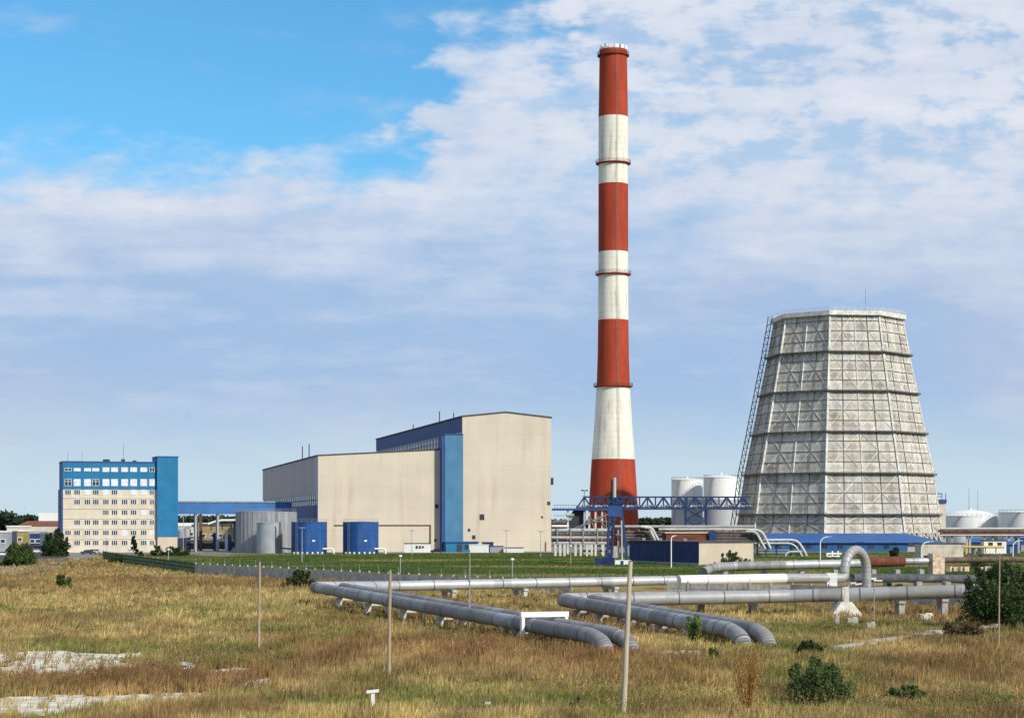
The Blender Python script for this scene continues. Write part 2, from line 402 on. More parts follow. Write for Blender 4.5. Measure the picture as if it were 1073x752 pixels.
lit = M2(nt, 'ADD', lit, M2(nt, 'MULTIPLY', M2(nt, 'SUBTRACT', fine, .5), M2(nt, 'MULTIPLY', ramp(nt, E, .08, .16), .65)))
lit = M2(nt, 'ADD', lit, M2(nt, 'MULTIPLY', high, .10), clamp=True)
cl = mixc(nt, ramp(nt, big, .35, .65), low, mid)
cl = mixc(nt, lit, cl, bright)
hz = M2(nt, 'MULTIPLY', ramp(nt, M2(nt, 'ADD', E, M2(nt, 'MULTIPLY', M2(nt, 'SUBTRACT', streak, .5), .03)), .078, .014), .95)
cl = mixc(nt, hz, cl, hor)
cl10 = N(nt, 'ShaderNodeVectorMath', {0: cl, 1: (10,10,10)}, operation='MULTIPLY').outputs[0]
blue = mixc(nt, 1.0, sky.outputs[0], (.585,1.22,1.50), 'MULTIPLY')
fin = mixc(nt, cover, blue, cl10)
nt.links.new(fin, bg.inputs['Color'])

vs_ = SC.view_settings; vs_.view_transform = 'Standard'; vs_.look = 'None'; vs_.gamma = 1.0; vs_.exposure = 0.0; vs_.use_curve_mapping = False
SC.display_settings.display_device = 'sRGB'
SC.cycles.max_bounces = 6; SC.cycles.diffuse_bounces = 3; SC.cycles.glossy_bounces = 3; SC.cycles.transmission_bounces = 2

# ------------------------------------------------------------------ ground
g = MB(); n = 64
g.add([(0,0,0)] + [(16000*math.cos(2*math.pi*k/n), 16000*math.sin(2*math.pi*k/n), 0) for k in range(n)], [(0, 1+k, 1+(k+1)%n) for k in range(n)])
tag(g.build('ground', MT['earth']), kind='structure')

def sheet(name, pts, z, m, rag=0.0, seg=6):
    """flat patch with a ragged natural edge"""
    out = []
    for i in range(len(pts)):
        a = Vector(pts[i]); b = Vector(pts[(i+1) % len(pts)])
        for k in range(seg if rag else 1):
            p = a.lerp(b, k/(seg if rag else 1)); out.append((p.x + rag*random.uniform(-1,1)*.35, p.y + rag*random.uniform(-1,1), z))
    me = MB(); me.add(out, [tuple(range(len(out)))])
    o = me.build(name, m); tag(o, kind='structure'); return o
def fpx(px, y): return (gx(px,y), y)
def gp(px, py): y = gy(py); return (gx(px, y), y)
sheet('lawn', [fpx(118,500),fpx(130,470),fpx(152,441),fpx(206,376),(-30,330),(-12,296),(9,268),(22,262),(62,240),(150,215),(330,420),(330,700),(-120,700),(-128,600)], .024, MT['lawn'], 2.0)
sheet('yard', [(-260,780),(-260,560),(-190,420),gp(-40,599),gp(30,600),gp(60,596),gp(70,588),fpx(108,560),(-80,604),(60,625),(170,640),(300,690),(300,900),(-260,900)], .028, MT['yard'], 1.0)
sheet('road', [(-135,420),(-108,428),(-116,500),(-150,640),(-168,640)], .032, MT['asphalt'])
sheet('path', [gp(202,581),gp(236,583.5),gp(245,581),gp(222,576.5),gp(200,576)], .036, MT['yard'], .6)

# patches seen in the field: (px, py, half width px, half height px, tone, weight)
PATCH = [(275,664,55,5,'g',1.1),(210,640,70,4,'g',.7),(120,684,110,6,'g',.8),(100,632,150,7,'s',.9),(260,628,120,6,'s',.5),
 (120,720,130,13,'r',1.2),(40,700,40,10,'r',.3),(270,713,40,10,'r',.7),(240,700,60,6,'g',.6),(550,742,170,10,'g',1.0),(370,745,60,8,'g',.7),
 (860,725,60,22,'g',.8),(1000,700,90,16,'r',.8),(1020,665,70,9,'g',.4),(1000,646,80,7,'r',.4),(860,660,60,5,'g',.8),(800,680,60,10,'g',.5),
 (700,735,60,14,'o',.6),(620,700,120,14,'r',.35),(470,690,90,20,'r',.45),(350,690,60,20,'r',.3),(940,690,60,8,'s',.6),(760,700,80,10,'o',.5),
 (430,640,60,8,'o',.6),(360,650,50,8,'o',.6),(560,625,90,6,'s',.5),(90,608,90,7,'r',.5),(260,612,100,6,'r',.45),(150,600,90,5,'s',.4),
 (1000,745,120,9,'g',.5),(950,735,60,8,'s',.6),(180,668,160,6,'s',.4),(40,655,60,8,'r',.3),(640,735,40,10,'g',.6),(690,560+120,60,5,'s',.5)]
TONES = {'s':(.52,.40,.165),'t':(.375,.272,.122),'r':(.23,.112,.048),'g':(.125,.175,.035),'o':(.26,.21,.065)}
BARE = [[gp(x,y) for x,y in q] for q in (
   [(-60,688),(60,686.5),(163,686.5),(150,692),(120,696),(150,703),(120,710),(60,713),(-60,716)],
   [(176,698),(196,697),(204,704),(190,709),(178,705)],
   [(226,706),(262,703),(272,711),(240,715)],
   [(255,718),(288,716),(300,722),(280,727),(258,726)],
   [(-60,741),(40,733),(120,734),(190,731),(238,733),(200,741),(110,746),(60,756),(-60,760)])]
def inpoly(x, y, poly):
    c = np.zeros(x.shape, bool); j = len(poly)-1
    for i in range(len(poly)):
        xi, yi = poly[i]; xj, yj = poly[j]
        c ^= ((yi > y) != (yj > y)) & (x < (xj-xi)*(y-yi)/(yj-yi+1e-9)+xi); j = i
    return c
def field(x, y):
    """grass tone and tallness over the meadow"""
    px = CX + F*x/y; py = HY + F*H/y
    n1 = fbm(x/9, y/16, 3); n2 = fbm(x/3, y/5, 8); n3 = fbm(x/25, y/30, 21)
    wts = {'s': 1.5*np.clip((n1-.42)*4, 0, 1.3)+.12, 't': .75*np.ones_like(x), 'r': 2.2*np.clip((.52-n2)*4, 0, 1)*np.clip((n3-.35)*4,0,1),
           'g': 1.6*np.clip((n2-.55)*6, 0, 1)*np.clip((.62-n3)*5,0,1), 'o': 1.0*np.clip((.45-n1)*5, 0, 1)}
    for (cx, cy, rx, ry, t, wt) in PATCH:
        q = ((px-cx)/rx)**2 + ((py-cy)/ry)**2
        wts[t] = wts[t] + 5.0*wt*np.exp(-q*1.3)*(.35+1.3*n2)
    tot = sum(wts.values()); col = sum(wts[k][:,None]*np.array(TONES[k])[None,:] for k in wts)/tot[:,None]
    tall = (wts['r']*1.25 + wts['t']*.9 + wts['s']*.85 + wts['g']*.55 + wts['o']*.6)/tot
    return col, tall, n2
def relief(x, y):
    e = np.clip((np.minimum(np.minimum(x+150, 150-x), np.minimum(y-78, 330-y)))/15, 0, 1)
    return e*(.42*fbm(x/14, y/18, 5)+.16*fbm(x/4, y/5, 6)) + .006

xs = np.arange(-150, 150.1, 1.0); ys = np.concatenate([np.arange(78, 200, .8), np.arange(200, 332, 1.6)])
GX, GY = np.meshgrid(xs, ys); gxx, gyy = GX.ravel(), GY.ravel()
me = bpy.data.meshes.new('meadow'); V = np.stack([gxx, gyy, relief(gxx, gyy)], 1)
nx, ny = len(xs), len(ys); I = (np.arange(ny-1)[:,None]*nx+np.arange(nx-1)[None,:]).ravel()
Q = np.stack([I, I+1, I+1+nx, I+nx], 1).astype(np.int32)
me.vertices.add(len(V)); me.vertices.foreach_set('co', V.astype(np.float32).ravel())
me.loops.add(Q.size); me.loops.foreach_set('vertex_index', Q.ravel()); me.polygons.add(len(Q)); me.polygons.foreach_set('loop_start', np.arange(0, Q.size, 4, dtype=np.int32))
me.update(calc_edges=True); me.polygons.foreach_set('use_smooth', [True]*len(Q))
ca = me.color_attributes.new('Col', 'FLOAT_COLOR', 'POINT'); cc = np.ones((len(V),4), np.float32); fc, _, _ = field(gxx, gyy); cc[:,:3] = fc*.78
ca.data.foreach_set('color', cc.ravel())
mm = mat('meadow_thatch', (.95,.95,.95), .95, scale=1.2, var=.3, attr='Col', spec=.02, bump=.5, bscale=4.0, stretch=(1,.6,1)); me.materials.append(mm)
mo = bpy.data.objects.new('meadow', me); COL.objects.link(mo); tag(mo, kind='structure')
def gh(x, y): return float(relief(np.array([x]), np.array([y]))[0])

# bare limestone in the field: little terraces of gravel lying on the relief
for q in BARE:
    xs_ = [p[0] for p in q]; ys_ = [p[1] for p in q]
    st = 1.0; x0, x1, y0, y1 = min(xs_)-2, max(xs_)+2, min(ys_)-2, max(ys_)+2
    ax = np.arange(x0, x1, st*.6); by = np.arange(y0, y1, st)
    AX, BY = np.meshgrid(ax, by); fx, fy = AX.ravel(), BY.ravel()
    jx = fx + 2.2*(fbm(fx/3, fy/4, 31)-.5)*1.6; jy = fy + 5*(fbm(fx/4, fy/5, 37)-.5)
    ins = inpoly(jx, jy, q) & (.6*fbm(fx/2.2, fy/3.5, 41)+.4*fbm(fx/.8, fy/1.1, 43) > .315)
    zz = relief(fx, fy) + .03 + .05*fbm(fx, fy, 12)
    mb = MB(); idx = {}; W = len(ax)
    def vid(i):
        if i not in idx: idx[i] = len(mb.v); mb.v.append((fx[i], fy[i], zz[i]))
        return idx[i]
    for r in range(len(by)-1):
        for c in range(W-1):
            k = [r*W+c, r*W+c+1, (r+1)*W+c+1, (r+1)*W+c]
            if sum(ins[i] for i in k) >= 3: mb.f.append(tuple(vid(i) for i in k)); mb.m.append(0)
    if mb.f: tag(mb.build('gravel', MT['gravel'], smooth=60), kind='structure')

# ------------------------------------------------------------------ the grass itself
def grass_field(nt_, ylo, yhi, blades, hscale=1.0):
    u = RNG.random(nt_); y = ylo*(yhi/ylo)**u
    px = -240 + 1680*RNG.random(nt_); x = (px-CX)*y/F
    y = y + RNG.normal(size=nt_)*.4
    bare = np.zeros(nt_, bool)
    for q in BARE:
        jx = x + 2.2*(fbm(x/3, y/4, 31)-.5)*1.6; jy = y + 5*(fbm(x/4, y/5, 37)-.5)
        bare |= inpoly(jx, jy, q) & (.6*fbm(x/2.2, y/3.5, 41)+.4*fbm(x/.8, y/1.1, 43) > .315)
    keep = (~bare) | (RNG.random(nt_) < .10)
    # keep off the works lawn behind the long wall
    wl = np.interp(x, [-150,-135,-118,-100,-84,-62,-30,-12,8,22,60,150], [430,440,540,520,440,372,328,293,266,258,225,208])
    keep &= y < wl + 1.5
    x, y = x[keep], y[keep]
    col, tall, n2 = field(x, y); m = len(x)
    tall = tall*(.45+1.1*fbm(x/3.2, y/4.5, 51))
    hh = hscale*.62*tall*(.7+.7*RNG.random(m))
    tone = (.72+.50*RNG.random(m))*(.34+1.25*fbm(x/2.6, y/6, 71))
    k = np.repeat(np.arange(m), blades); M = len(k)
    ang = RNG.random(M)*2*np.pi; lean = (.12+.40*RNG.random(M))
    h = hh[k]*(.55+.6*RNG.random(M)); wdt = (.016+.00013*y[k])*(.7+.8*RNG.random(M))
    r0 = .22*np.sqrt(RNG.random(M)); a0 = RNG.random(M)*2*np.pi
    P = np.stack([x[k]+r0*np.cos(a0), y[k]+r0*np.sin(a0), np.zeros(M)], 1); P[:,2] = relief(P[:,0], P[:,1])-.02
    side = np.stack([np.cos(ang+1.57), np.sin(ang+1.57), np.zeros(M)], 1)*wdt[:,None]
    # wind-bent stems lean mostly one way
    tip = np.stack([np.cos(ang)*lean*h+.16*h, np.sin(ang)*lean*h, h], 1)
    cb = np.clip(col[k]*(tone[k]*(.72+.56*RNG.random(M)))[:,None], 0, 1)
    cb[:,0] *= 1+.18*(RNG.random(M)-.5); 
    return P, side, -side, tip, cb
def weeds(n_):
    # taller seed-headed stalks and broad-leaved green clumps growing in drifts among the grass
    u = RNG.random(n_); y = 95*(300/95)**u; px = -170+1420*RNG.random(n_); x = (px-CX)*y/F
    drift = fbm(x/5, y/9, 91); kind = fbm(x/7, y/10, 93)
    keep = (drift > .54) & (y < np.interp(x, [-92,-62,-30,-12,8,22,60,150], [470,372,328,293,266,258,225,205])-4)
    x, y, kind = x[keep], y[keep], kind[keep]; m = len(x); out = []
    st = kind > .47
    for sel, b in ((st, 14), (~st, 16)):
        xx, yy = x[sel], y[sel]; q = len(xx); k = np.repeat(np.arange(q), b); M = len(k)
        if b == 14:      # stalk with seed head
            h = (.7+.6*RNG.random(q))[k]; t = np.tile(np.linspace(.25,1,b), q)
            lx = (RNG.normal(size=q)*.18)[k]; P = np.stack([xx[k]+lx*t*h+.03*RNG.normal(size=M), yy[k]+.03*RNG.normal(size=M), relief(xx[k],yy[k])+t*h], 1)
            s = (.035+.00018*yy[k])*(.6+.8*RNG.random(M))*np.where(t > .6, 1.2, .6); c = np.array((.25,.145,.075))*(.6+.9*RNG.random(q))[k][:,None]*(.8+.4*RNG.random(M))[:,None]
        else:
            r = .45*np.sqrt(RNG.random(M)); a = RNG.random(M)*6.283; P = np.stack([xx[k]+r*np.cos(a), yy[k]+r*np.sin(a), relief(xx[k],yy[k])+.05+.40*RNG.random(M)*(1-r)], 1)
            s = (.055+.00022*yy[k])*(.6+.8*RNG.random(M)); c = np.array((.10,.145,.034))*(.6+.8*RNG.random(q))[k][:,None]*(.7+.6*RNG.random(M))[:,None]
        d1 = rdir(M)*s[:,None]; d2 = rdir(M)*s[:,None]
        out.append((P, d1, d2, -(d1+d2)*.5, np.clip(c,0,1)))
    return [np.concatenate(q) for q in zip(*out)]
GR = [np.concatenate(q) for q in zip(weeds(17000), grass_field(60000, 92, 165, 8), grass_field(68000, 160, 540, 6))]
tag(tri_cloud('meadow_grass', GR[0], GR[1], GR[2], GR[3], GR[4], MT['grass']), 'tall dry straw and reddish grass covering the field', 'grass', kind='stuff')

# mown lawn behind the wall: short blades
def lawn_grass(n_):
    u = RNG.random(n_); y = 235*(640/235)**u; px = 100+1050*RNG.random(n_); x = (px-CX)*y/F
    wl = np.interp(x, [-118,-100,-84,-62,-30,-12,8,22,60,150], [540,520,440,372,328,293,266,258,225,205])
    k = (y > wl+1) & (y < 600); x, y = x[k], y[k]; m = len(x); b = 4; kk = np.repeat(np.arange(m), b); M = len(kk)
    f1 = fbm(x/30, y/14, 61); f2 = fbm(x/7, y/7, 62); edge = np.exp(-(y-np.interp(x, [-118,-100,-84,-62,-30,-12,8,22,60,150], [540,520,440,372,328,293,266,258,225,205]))/22)
    dry = np.clip((f1-.47)*5+ (f2-.5)*1.2+edge*1.2, 0, 1)[:,None]
    col = np.array((.06,.10,.018))*(1-dry)+np.array((.27,.22,.09))*dry
    h = (.14+.22*RNG.random(m)+.3*edge)[kk]; a = RNG.random(M)*6.283
    P = np.stack([x[kk]+.5*RNG.normal(size=M), y[kk]+.8*RNG.normal(size=M), np.full(M,.02)], 1); wd = (.02+.00016*P[:,1])
    side = np.stack([np.cos(a)*wd, np.sin(a)*wd, 0*wd], 1); tip = np.stack([RNG.normal(size=M)*h*.4, RNG.normal(size=M)*h*.4, h], 1)
    c = col[kk]*(.65+.7*RNG.random(M))[:,None]
    tag(tri_cloud('lawn_grass', P, side, -side, tip, c, MT['grass']), 'short green lawn grass behind the concrete fence', 'grass', kind='stuff')
lawn_grass(60000)
# ================================================================== office block
fo = Fr(66, 622, 18)
W_, ZT = fo.s_(164), fo.z_(66, 484.3); WR = fo.s_(186); ZB = fo.z_(100, 512.5)
of = thing('office_building', 'cream eight storey office block with two blue upper floors and blue stair tower', 'office building', fo.loc(), fo.a)
dep = 13.0
b = MB().mat(0).box(0, W_, 0, dep, 0, ZB).build('wall', MT['cream'], of)
b = MB().box(-.12, W_, -.12, dep+.1, ZB, ZT)
b.build('upper_storeys', MT['blue'], of)
b = MB().box(-.22, W_, -.2, dep+.2, ZT, ZT+.5); b.build('parapet', MT['dkblue'], of)
b = MB().box(-.5, -.02, -.1, dep, 0, ZB); b.build('end_wall', MT['dkblue'], of)
zt2 = fo.z_(175, 479); zb2 = fo.z_(175, 562)
MB().box(W_+.02, WR, -1.4, dep-2, zb2, zt2).build('stair_tower', MT['blue'], of)
MB().box(W_+.2, WR-.2, -1.2, dep-2.2, 0, zb2-.01).build('tower_base', MT['beige_plain'], of)
MB().box(W_-.1, WR+.15, -1.55, dep-1.9, zt2, zt2+.35).build('tower_coping', MT['dkblue'], of)
s0 = fo.s_(162.2); MB().box(s0, W_-.01, -.6, 4, ZT+.5, zt2-.1).build('tower_shoulder', MT['blue'], of)
rows = [(491.8, 4.2), (505.3, 6.6), (515.5, 5.0), (525.6, 5.2), (536.6, 5.0), (547, 5.0), (557.9, 5.0), (568.5, 5.0)]
cols = [71.3, 80.8, 91.7, 100.3, 111, 120, 130.6, 140, 150.6, 159.2]
blank = {(2,6), (3,0), (4,0), (4,1), (4,2), (5,0), (3,2) if 0 else (4,3)}
for r, (py, hp) in enumerate(rows):
    for c, px in enumerate(cols):
        if (r, c) in blank or (r == 7 and c == 0): continue
        s = fo.s_(px); z = fo.z_(px, py); h = hp*.345; wd = 2.2 if r < 2 else 2.0
        if r == 0 and c in (0,1,2,3): h *= .7
        if c == 9: wd *= .8
        y0 = -.14 if r < 2 else -.02
        m = MB(); t = .11
        m.box(s-wd/2, s+wd/2, y0-.07, y0+.05, z-h/2, z-h/2+t).box(s-wd/2, s+wd/2, y0-.07, y0+.05, z+h/2-t, z+h/2)
        m.box(s-wd/2, s-wd/2+t, y0-.07, y0+.05, z-h/2+t, z+h/2-t).box(s+wd/2-t, s+wd/2, y0-.07, y0+.05, z-h/2+t, z+h/2-t)
        nm = 1 if r < 2 else 2
        for q in range(nm):
            x = s - wd/2 + wd*(q+1)/(nm+1); m.box(x-.07, x+.07, y0-.07, y0+.05, z-h/2+t, z+h/2-t)
        if r < 2 and h > 1.5: m.box(s-wd/2+t, s+wd/2-t, y0-.08, y0+.04, z+h*.14, z+h*.14+.12)
        f = m.build('window', MT['white'], of)
        blind = (r < 2 and random.random() < .75) or (r >= 2 and random.random() < .12)
        MB().box(s-wd/2+t, s+wd/2-t, y0-.03, y0+.012, z-h/2+t, z+h/2-t).build('pane', MT['blind' if blind else 'glass'], f)
# lintel bands across the facade, storey by storey
bd = MB()
for r in range(3, 8):
    z = fo.z_(100, rows[r][0]-3.6); bd.box(.1, W_-1.2, -.16, .0, z, z+.22)
bd.build('cornice', MT['beige_plain'], of)
MB().box(fo.s_(66.5), fo.s_(72), -1.6, -.05, 0, 3.2).build('porch', MT['white'], of)
for px, top in ((71, 474), (86, 474), (129.5, 464)):
    s = fo.s_(px, 5); MB().tube([(s,5,ZT+.4),(s,5,fo.z_(px, top, 5))], .09, 6).build('antenna', MT['steel'], of)
for px in (110, 113, 129, 141): s = fo.s_(px, 3); MB().box(s-.6, s+.6, 2.6, 3.6, ZT+.51, ZT+.45+random.uniform(.5,1.1)).build('roof_vent', MT['dark'], of)

# ================================================================== halls
fh = Fr(333, 630, 13)
wl = fh.s_(464); zl = fh.z_(333, 477.6); zr = fh.z_(463, 471.2); dp = 186.0
hall = thing('turbine_hall', 'long low beige hall with grey side wall and sloping roof', 'hall', fh.loc(), fh.a)
MB().prism_y([(0,0),(wl,0),(wl,zr),(0,zl)], 0, .6).build('front_wall', MT['beige'], hall)
zb0 = fh.z_(333, 517.4); zb1 = zb0 - 3.6
MB().box(0, .5, .62, dp, zb0, zl-.02).build('side_wall', MT['greyside'], hall)
m = MB().box(.15, .3, .62, dp, zb1, zb0-.01); m.build('window_band', MT['blind'], hall)
m = MB()
for k in range(1, 31): m.box(-.02, .12, k*6-.28, k*6+.28, zb1, zb0-.01)
m.box(-.03, .1, .62, dp, zb1+1.6, zb1+1.85)
m.build('window_mullion', MT['dark'], hall)
MB().box(0, .45, .62, dp, 0, zb1-.01).build('lower_side_wall', MT['dkblue'], hall)
MB().prism_y([(-.25,zl-.01),(wl,zr-.01),(wl,zr+.45),(-.25,zl+.45)], -.15, dp).build('roof', MT['roofdark'], hall)
MB().box(0.5, wl, dp-.6, dp, 0, zl-.05).build('rear_wall', MT['greyside'], hall)
MB().box(-.18, .02, -.12, .3, 0, zl-.02).build('corner_trim', MT['dkblue'], hall)
# gate recess and trim
xa, xb, zg = fh.s_(350), fh.s_(451.5), fh.z_(420, 549.5)
m = MB().box(xa, xb, -.14, -.004, zg-.45, zg).box(xb-.55, xb, -.14, -.004, 0, zg-.45); m.build('gate_frame', MT['brownpipe'], hall)
MB().box(fh.s_(456), fh.s_(459), -.12, -.004, fh.z_(457,532), fh.z_(457,528)).build('hatch', MT['dark'], hall)
MB().box(fh.s_(455), fh.s_(457.4), -.12, -.004, fh.z_(456,567), fh.z_(456,564.5)).build('hatch', MT['dark'], hall)
for px, py, d in ((295, 480, 60), (303.5, 477, 40)):
    z = fh.z_(px, 490, d); MB().tube([(2,d,zl+.3),(2,d,zl+5.5)], .18, 6).build('antenna', MT['dark'], hall)

fb = Fr(484.5, 640, 13)
wb = fb.s_(577.5); ze = fb.z_(484.5, 436.8); zx = fb.z_(577.5, 438); xm = fb.s_(530); za = fb.z_(530, 432.3); db = 186.0
x_1 = fb.s_(463.5)
boil = thing('boiler_house', 'tall beige gabled hall with blue corner tower', 'hall', fb.loc(), fb.a)
MB().prism_y([(0,0),(wb,0),(wb,zx),(xm,za),(0,ze)], 0, .6).build('front_wall', MT['beige'], boil)
MB().prism_y([(-.3,ze),(xm,za),(wb+.3,zx),(wb+.3,zx+.5),(xm,za+.5),(-.3,ze+.5)], -.2, db).build('roof', MT['roofdark'], boil)
zq = fb.z_(484.5, 452.0); z1 = zq-5.2
MB().box(0, .5, .62, db, zq, ze-.02).build('side_fascia', MT['dkblue'], boil)
MB().box(.2, .35, .62, db, z1-9, zq-.02).build('window_band', MT['blind'], boil)
m = MB()
for k in range(1, 31): m.box(-.05, .18, k*6-.35, k*6+.35, z1-9, zq-.02)
for q in range(4): m.box(-.08, .15, .62, db, z1+q*1.7-.5, z1+q*1.7-.2)
m.build('window_mullion', MT['steel'], boil)
MB().box(.02, .5, .62, db, 0, z1-9.02).build('lower_side_wall', MT['dkblue'], boil)
MB().box(wb-.5, wb, .62, db, 0, zx-.02).build('far_side_wall', MT['beige_plain'], boil)
MB().box(.5, wb-.52, db-.6, db, 0, ze-.05).build('rear_wall', MT['greyside'], boil)
# blue corner tower
ta, tb_, tz = fb.s_(466.2, -2.5), fb.s_(485.3, -2.5), fb.z_(475, 455.5, -2.5)
MB().box(ta, tb_, -2.5, -.01, 0, tz).build('corner_tower', MT['blue_tower'], boil)
MB().box(ta-1.0, ta-.02, -2.3, 4.5, 0, tz-.4).build('tower_side', MT['dkblue'], boil)
MB().box(ta-.15, tb_+.1, -2.65, 0, tz+.01, tz+.35).build('tower_coping', MT['dkblue'], boil)
m = MB().box(ta-.4, tb_+4.2, -6.5, -2.52, 0, 3.0); m.build('entrance_porch', MT['blue'], boil)
m = MB().box(ta-.6, tb_+4.5, -6.8, -2.52, 3.02, 3.5); m.build('porch_canopy', MT['dkblue'], boil)
MB().box(ta+3.3, ta+5, -6.58, -6.49, .05, 2.6).build('door', MT['dark'], boil)
MB().box(ta+6, ta+9, -6.58, -6.49, .9, 2.4).build('porch_window', MT['glass'], boil)
for px, py, a in ((505, 541.5, .8), (496.5, 562.5, .55), (491.5, 555, .4), (575, 527, .5), (568, 541.5, .3)):
    s, z = fb.s_(px), fb.z_(px, py); MB().box(s-a, s+a, -.12, -.004, z-a*1.2, z+a*1.2).build('hatch', MT['dark'], boil)
s = fb.s_(577.9); z = fb.z_(577.9, 504); MB().box(s-.1, s+.6, -.3, .5, z-1.2, z+1.2).build('floodlight', MT['dark'], boil)
for d in (20, 46, 100): MB().tube([(1,d,ze),(1,d,ze+(4.5 if d == 46 else 2.5))], .18, 6).build('roof_mast', MT['dark'], boil)
m = MB().box(fb.s_(572), wb-.1, -.7, -.01, 0, 3.4); m.build('base_plinth', MT['beige_plain'], boil)

# ================================================================== bridge between office and hall
ya = fo.world(WR, 3)[1]; pa = fo.world(WR+.05, 3.5)
xend = gx(333, 646); yb = 655.0
br = thing('enclosed_bridge', 'long blue enclosed walkway raised on columns between office and grey side of hall', 'bridge', (pa[0], pa[1], 0))
zt = gz(525.8, 632); zb = gz(538.3, 632)
L = Vector((gx(306, 648)-pa[0], 648-pa[1])); Ln = L.normalized(); nn = Vector((-Ln.y, Ln.x))
def bq(t, w, z): return (pa[0]+Ln.x*t+nn.x*w, pa[1]+Ln.y*t+nn.y*w, z)
def bbox(m, t0, t1, w0, w1, z0, z1): return m.add([bq(t0,w0,z0),bq(t1,w0,z0),bq(t1,w1,z0),bq(t0,w1,z0),bq(t0,w0,z1),bq(t1,w0,z1),bq(t1,w1,z1),bq(t0,w1,z1)],[(0,3,2,1),(4,5,6,7),(0,1,5,4),(1,2,6,5),(2,3,7,6),(3,0,4,7)])
LL = L.length
bbox(MB(), 0, LL, 0, 4, zb, zt).build('gallery', mat('bridge_blue_sheet', (.05,.15,.36), .55, scale=.3, var=.12), br)
bbox(MB(), -.0, LL, -.25, 4.2, zt+.01, zt+.4).build('roof', MT['steel'], br)
for f_ in (.17, .36, .62, .80): bbox(MB(), LL*f_-.35, LL*f_+.35, .4, 3.6, 0, zb-.01).build('column', MT['greypaint'], br)
bbox(MB(), LL*.60, LL-.1, -.06, 3.9, zb-3.2, zb-.02).build('lower_duct', MT['dkblue'], br)

# ================================================================== tanks in front of the hall
def tank(name, label, px, hw, ytop, Y, m, roof_m=None, lad=None, group=None, rise=.8, ribs=0):
    r = hw*Y/F; Yc = Y+r; x = gx(px, Yc); z = gz(ytop, Yc-r*.6)
    t = thing(name, label, 'storage tank', (x, Yc, 0), group=group)
    mb = MB().lathe([(r,-.2),(r,z)], 48, (x,Yc), capt=False)
    mb.build('shell', m, t, smooth=40)
    MB().lathe([(r+.08,z-.15),(r+.08,z+.12),(r*.5,z+rise*.7),(.3,z+rise)], 48, (x,Yc)).build('roof', roof_m or m, t, smooth=30)
    if ribs:
        mr = MB()
        for k in range(ribs): mr.ring(r, r+.06, z*(k+1)/(ribs+1)-.06, z*(k+1)/(ribs+1)+.06, 48, (x,Yc))
        mr.build('seam', m, t)
    ra = MB(); n = 20
    for k in range(n):
        a, a2 = 2*math.pi*k/n, 2*math.pi*(k+1)/n
        p = (x+(r-.1)*math.cos(a), Yc+(r-.1)*math.sin(a)); q = (x+(r-.1)*math.cos(a2), Yc+(r-.1)*math.sin(a2))
        ra.beam((*p,z+.1),(*p,z+1.1),.05); ra.beam((*p,z+1.1),(*q,z+1.1),.05); ra.beam((*p,z+.6),(*q,z+.6),.04)
    ra.build('railing', MT['steel'], t)
    if lad is not None:
        ml = MB(); ca, sa = math.cos(lad), math.sin(lad)
        for sgn in (-.3, .3): ml.beam((x+(r+.25)*ca-sgn*sa, Yc+(r+.25)*sa+sgn*ca, 0), (x+(r+.25)*ca-sgn*sa, Yc+(r+.25)*sa+sgn*ca, z+1), .07)
        for k in range(int(z/.5)): ml.beam((x+(r+.25)*ca-.3*sa, Yc+(r+.25)*sa+.3*ca, .5*k+.3), (x+(r+.25)*ca+.3*sa, Yc+(r+.25)*sa-.3*ca, .5*k+.3), .05)
        ml.build('ladder', MT['steel'], t)
    return t, x, Yc, r, z
t, x, yc, r, z = tank('storage_tank', 'widest grey weathered sheet tank under the end of the blue walkway', 279, 32, 536.3, 616, MT['tankgrey'], group='grey tanks by the walkway', lad=-1.1, rise=.4)
mr = MB()
for k in range(40):
    a = 2*math.pi*k/40; mr.beam((x+(r+.04)*math.cos(a), yc+(r+.04)*math.sin(a), 0), (x+(r+.04)*math.cos(a), yc+(r+.04)*math.sin(a), z-.2), .14)
mr.build('rib', MT['greypaint'], t)
t, x, yc, r, z = tank('storage_tank', 'narrow smooth grey tank standing before the widest grey tank', 282.5, 13.6, 547.6, 604, MT['greypaint'], lad=-.5, group='grey tanks by the walkway', rise=.3)
pb = MB().tube(fillet([(x+3.9,yc-5,10),(x+3.9,yc-5,1.8),(x+9,yc-5.5,1.4),(x+13,yc-3,1.4)], 1), .25, 8)
pb.build('fill_pipe', MT['darkpipe'], t)
def bluetank(px, lab):
    t, x, yc, r, z = tank('storage_tank', lab, px, 18.8, 547, 596, MT['tankblue'], lad=-2.2, group='blue tanks in front of the hall', rise=.3, ribs=3)
    m = MB(); a = -math.pi/2+.35
    m.rbox((x+(r+.04)*math.cos(a), yc+(r+.04)*math.sin(a), z*.42), (.9,.14,.45), a+math.pi/2); m.build('plate', MT['white'], t)
    m = MB()
    for k in range(7):
        a = -math.pi/2 + (k-3)*.28; m.rbox((x+(r+.25)*math.cos(a), yc+(r+.25)*math.sin(a), .3), (.5,.5,.7), a)
    m.build('footing', MT['white'], t)
    MB().tube(fillet([(x+r-1,yc-3,1.6),(x+r+2.4,yc-3,1.6),(x+r+2.4,yc-3,.0)], .8), .3, 8).build('outlet_pipe', MT['white'], t)
    MB().lathe([(1.0,0),(1.0,.12)], 16, (0,0)).add([], []) if 0 else None
bluetank(324, 'blue cylindrical tank touching the grey tanks')
bluetank(378, 'blue cylindrical tank alone in front of the beige wall')

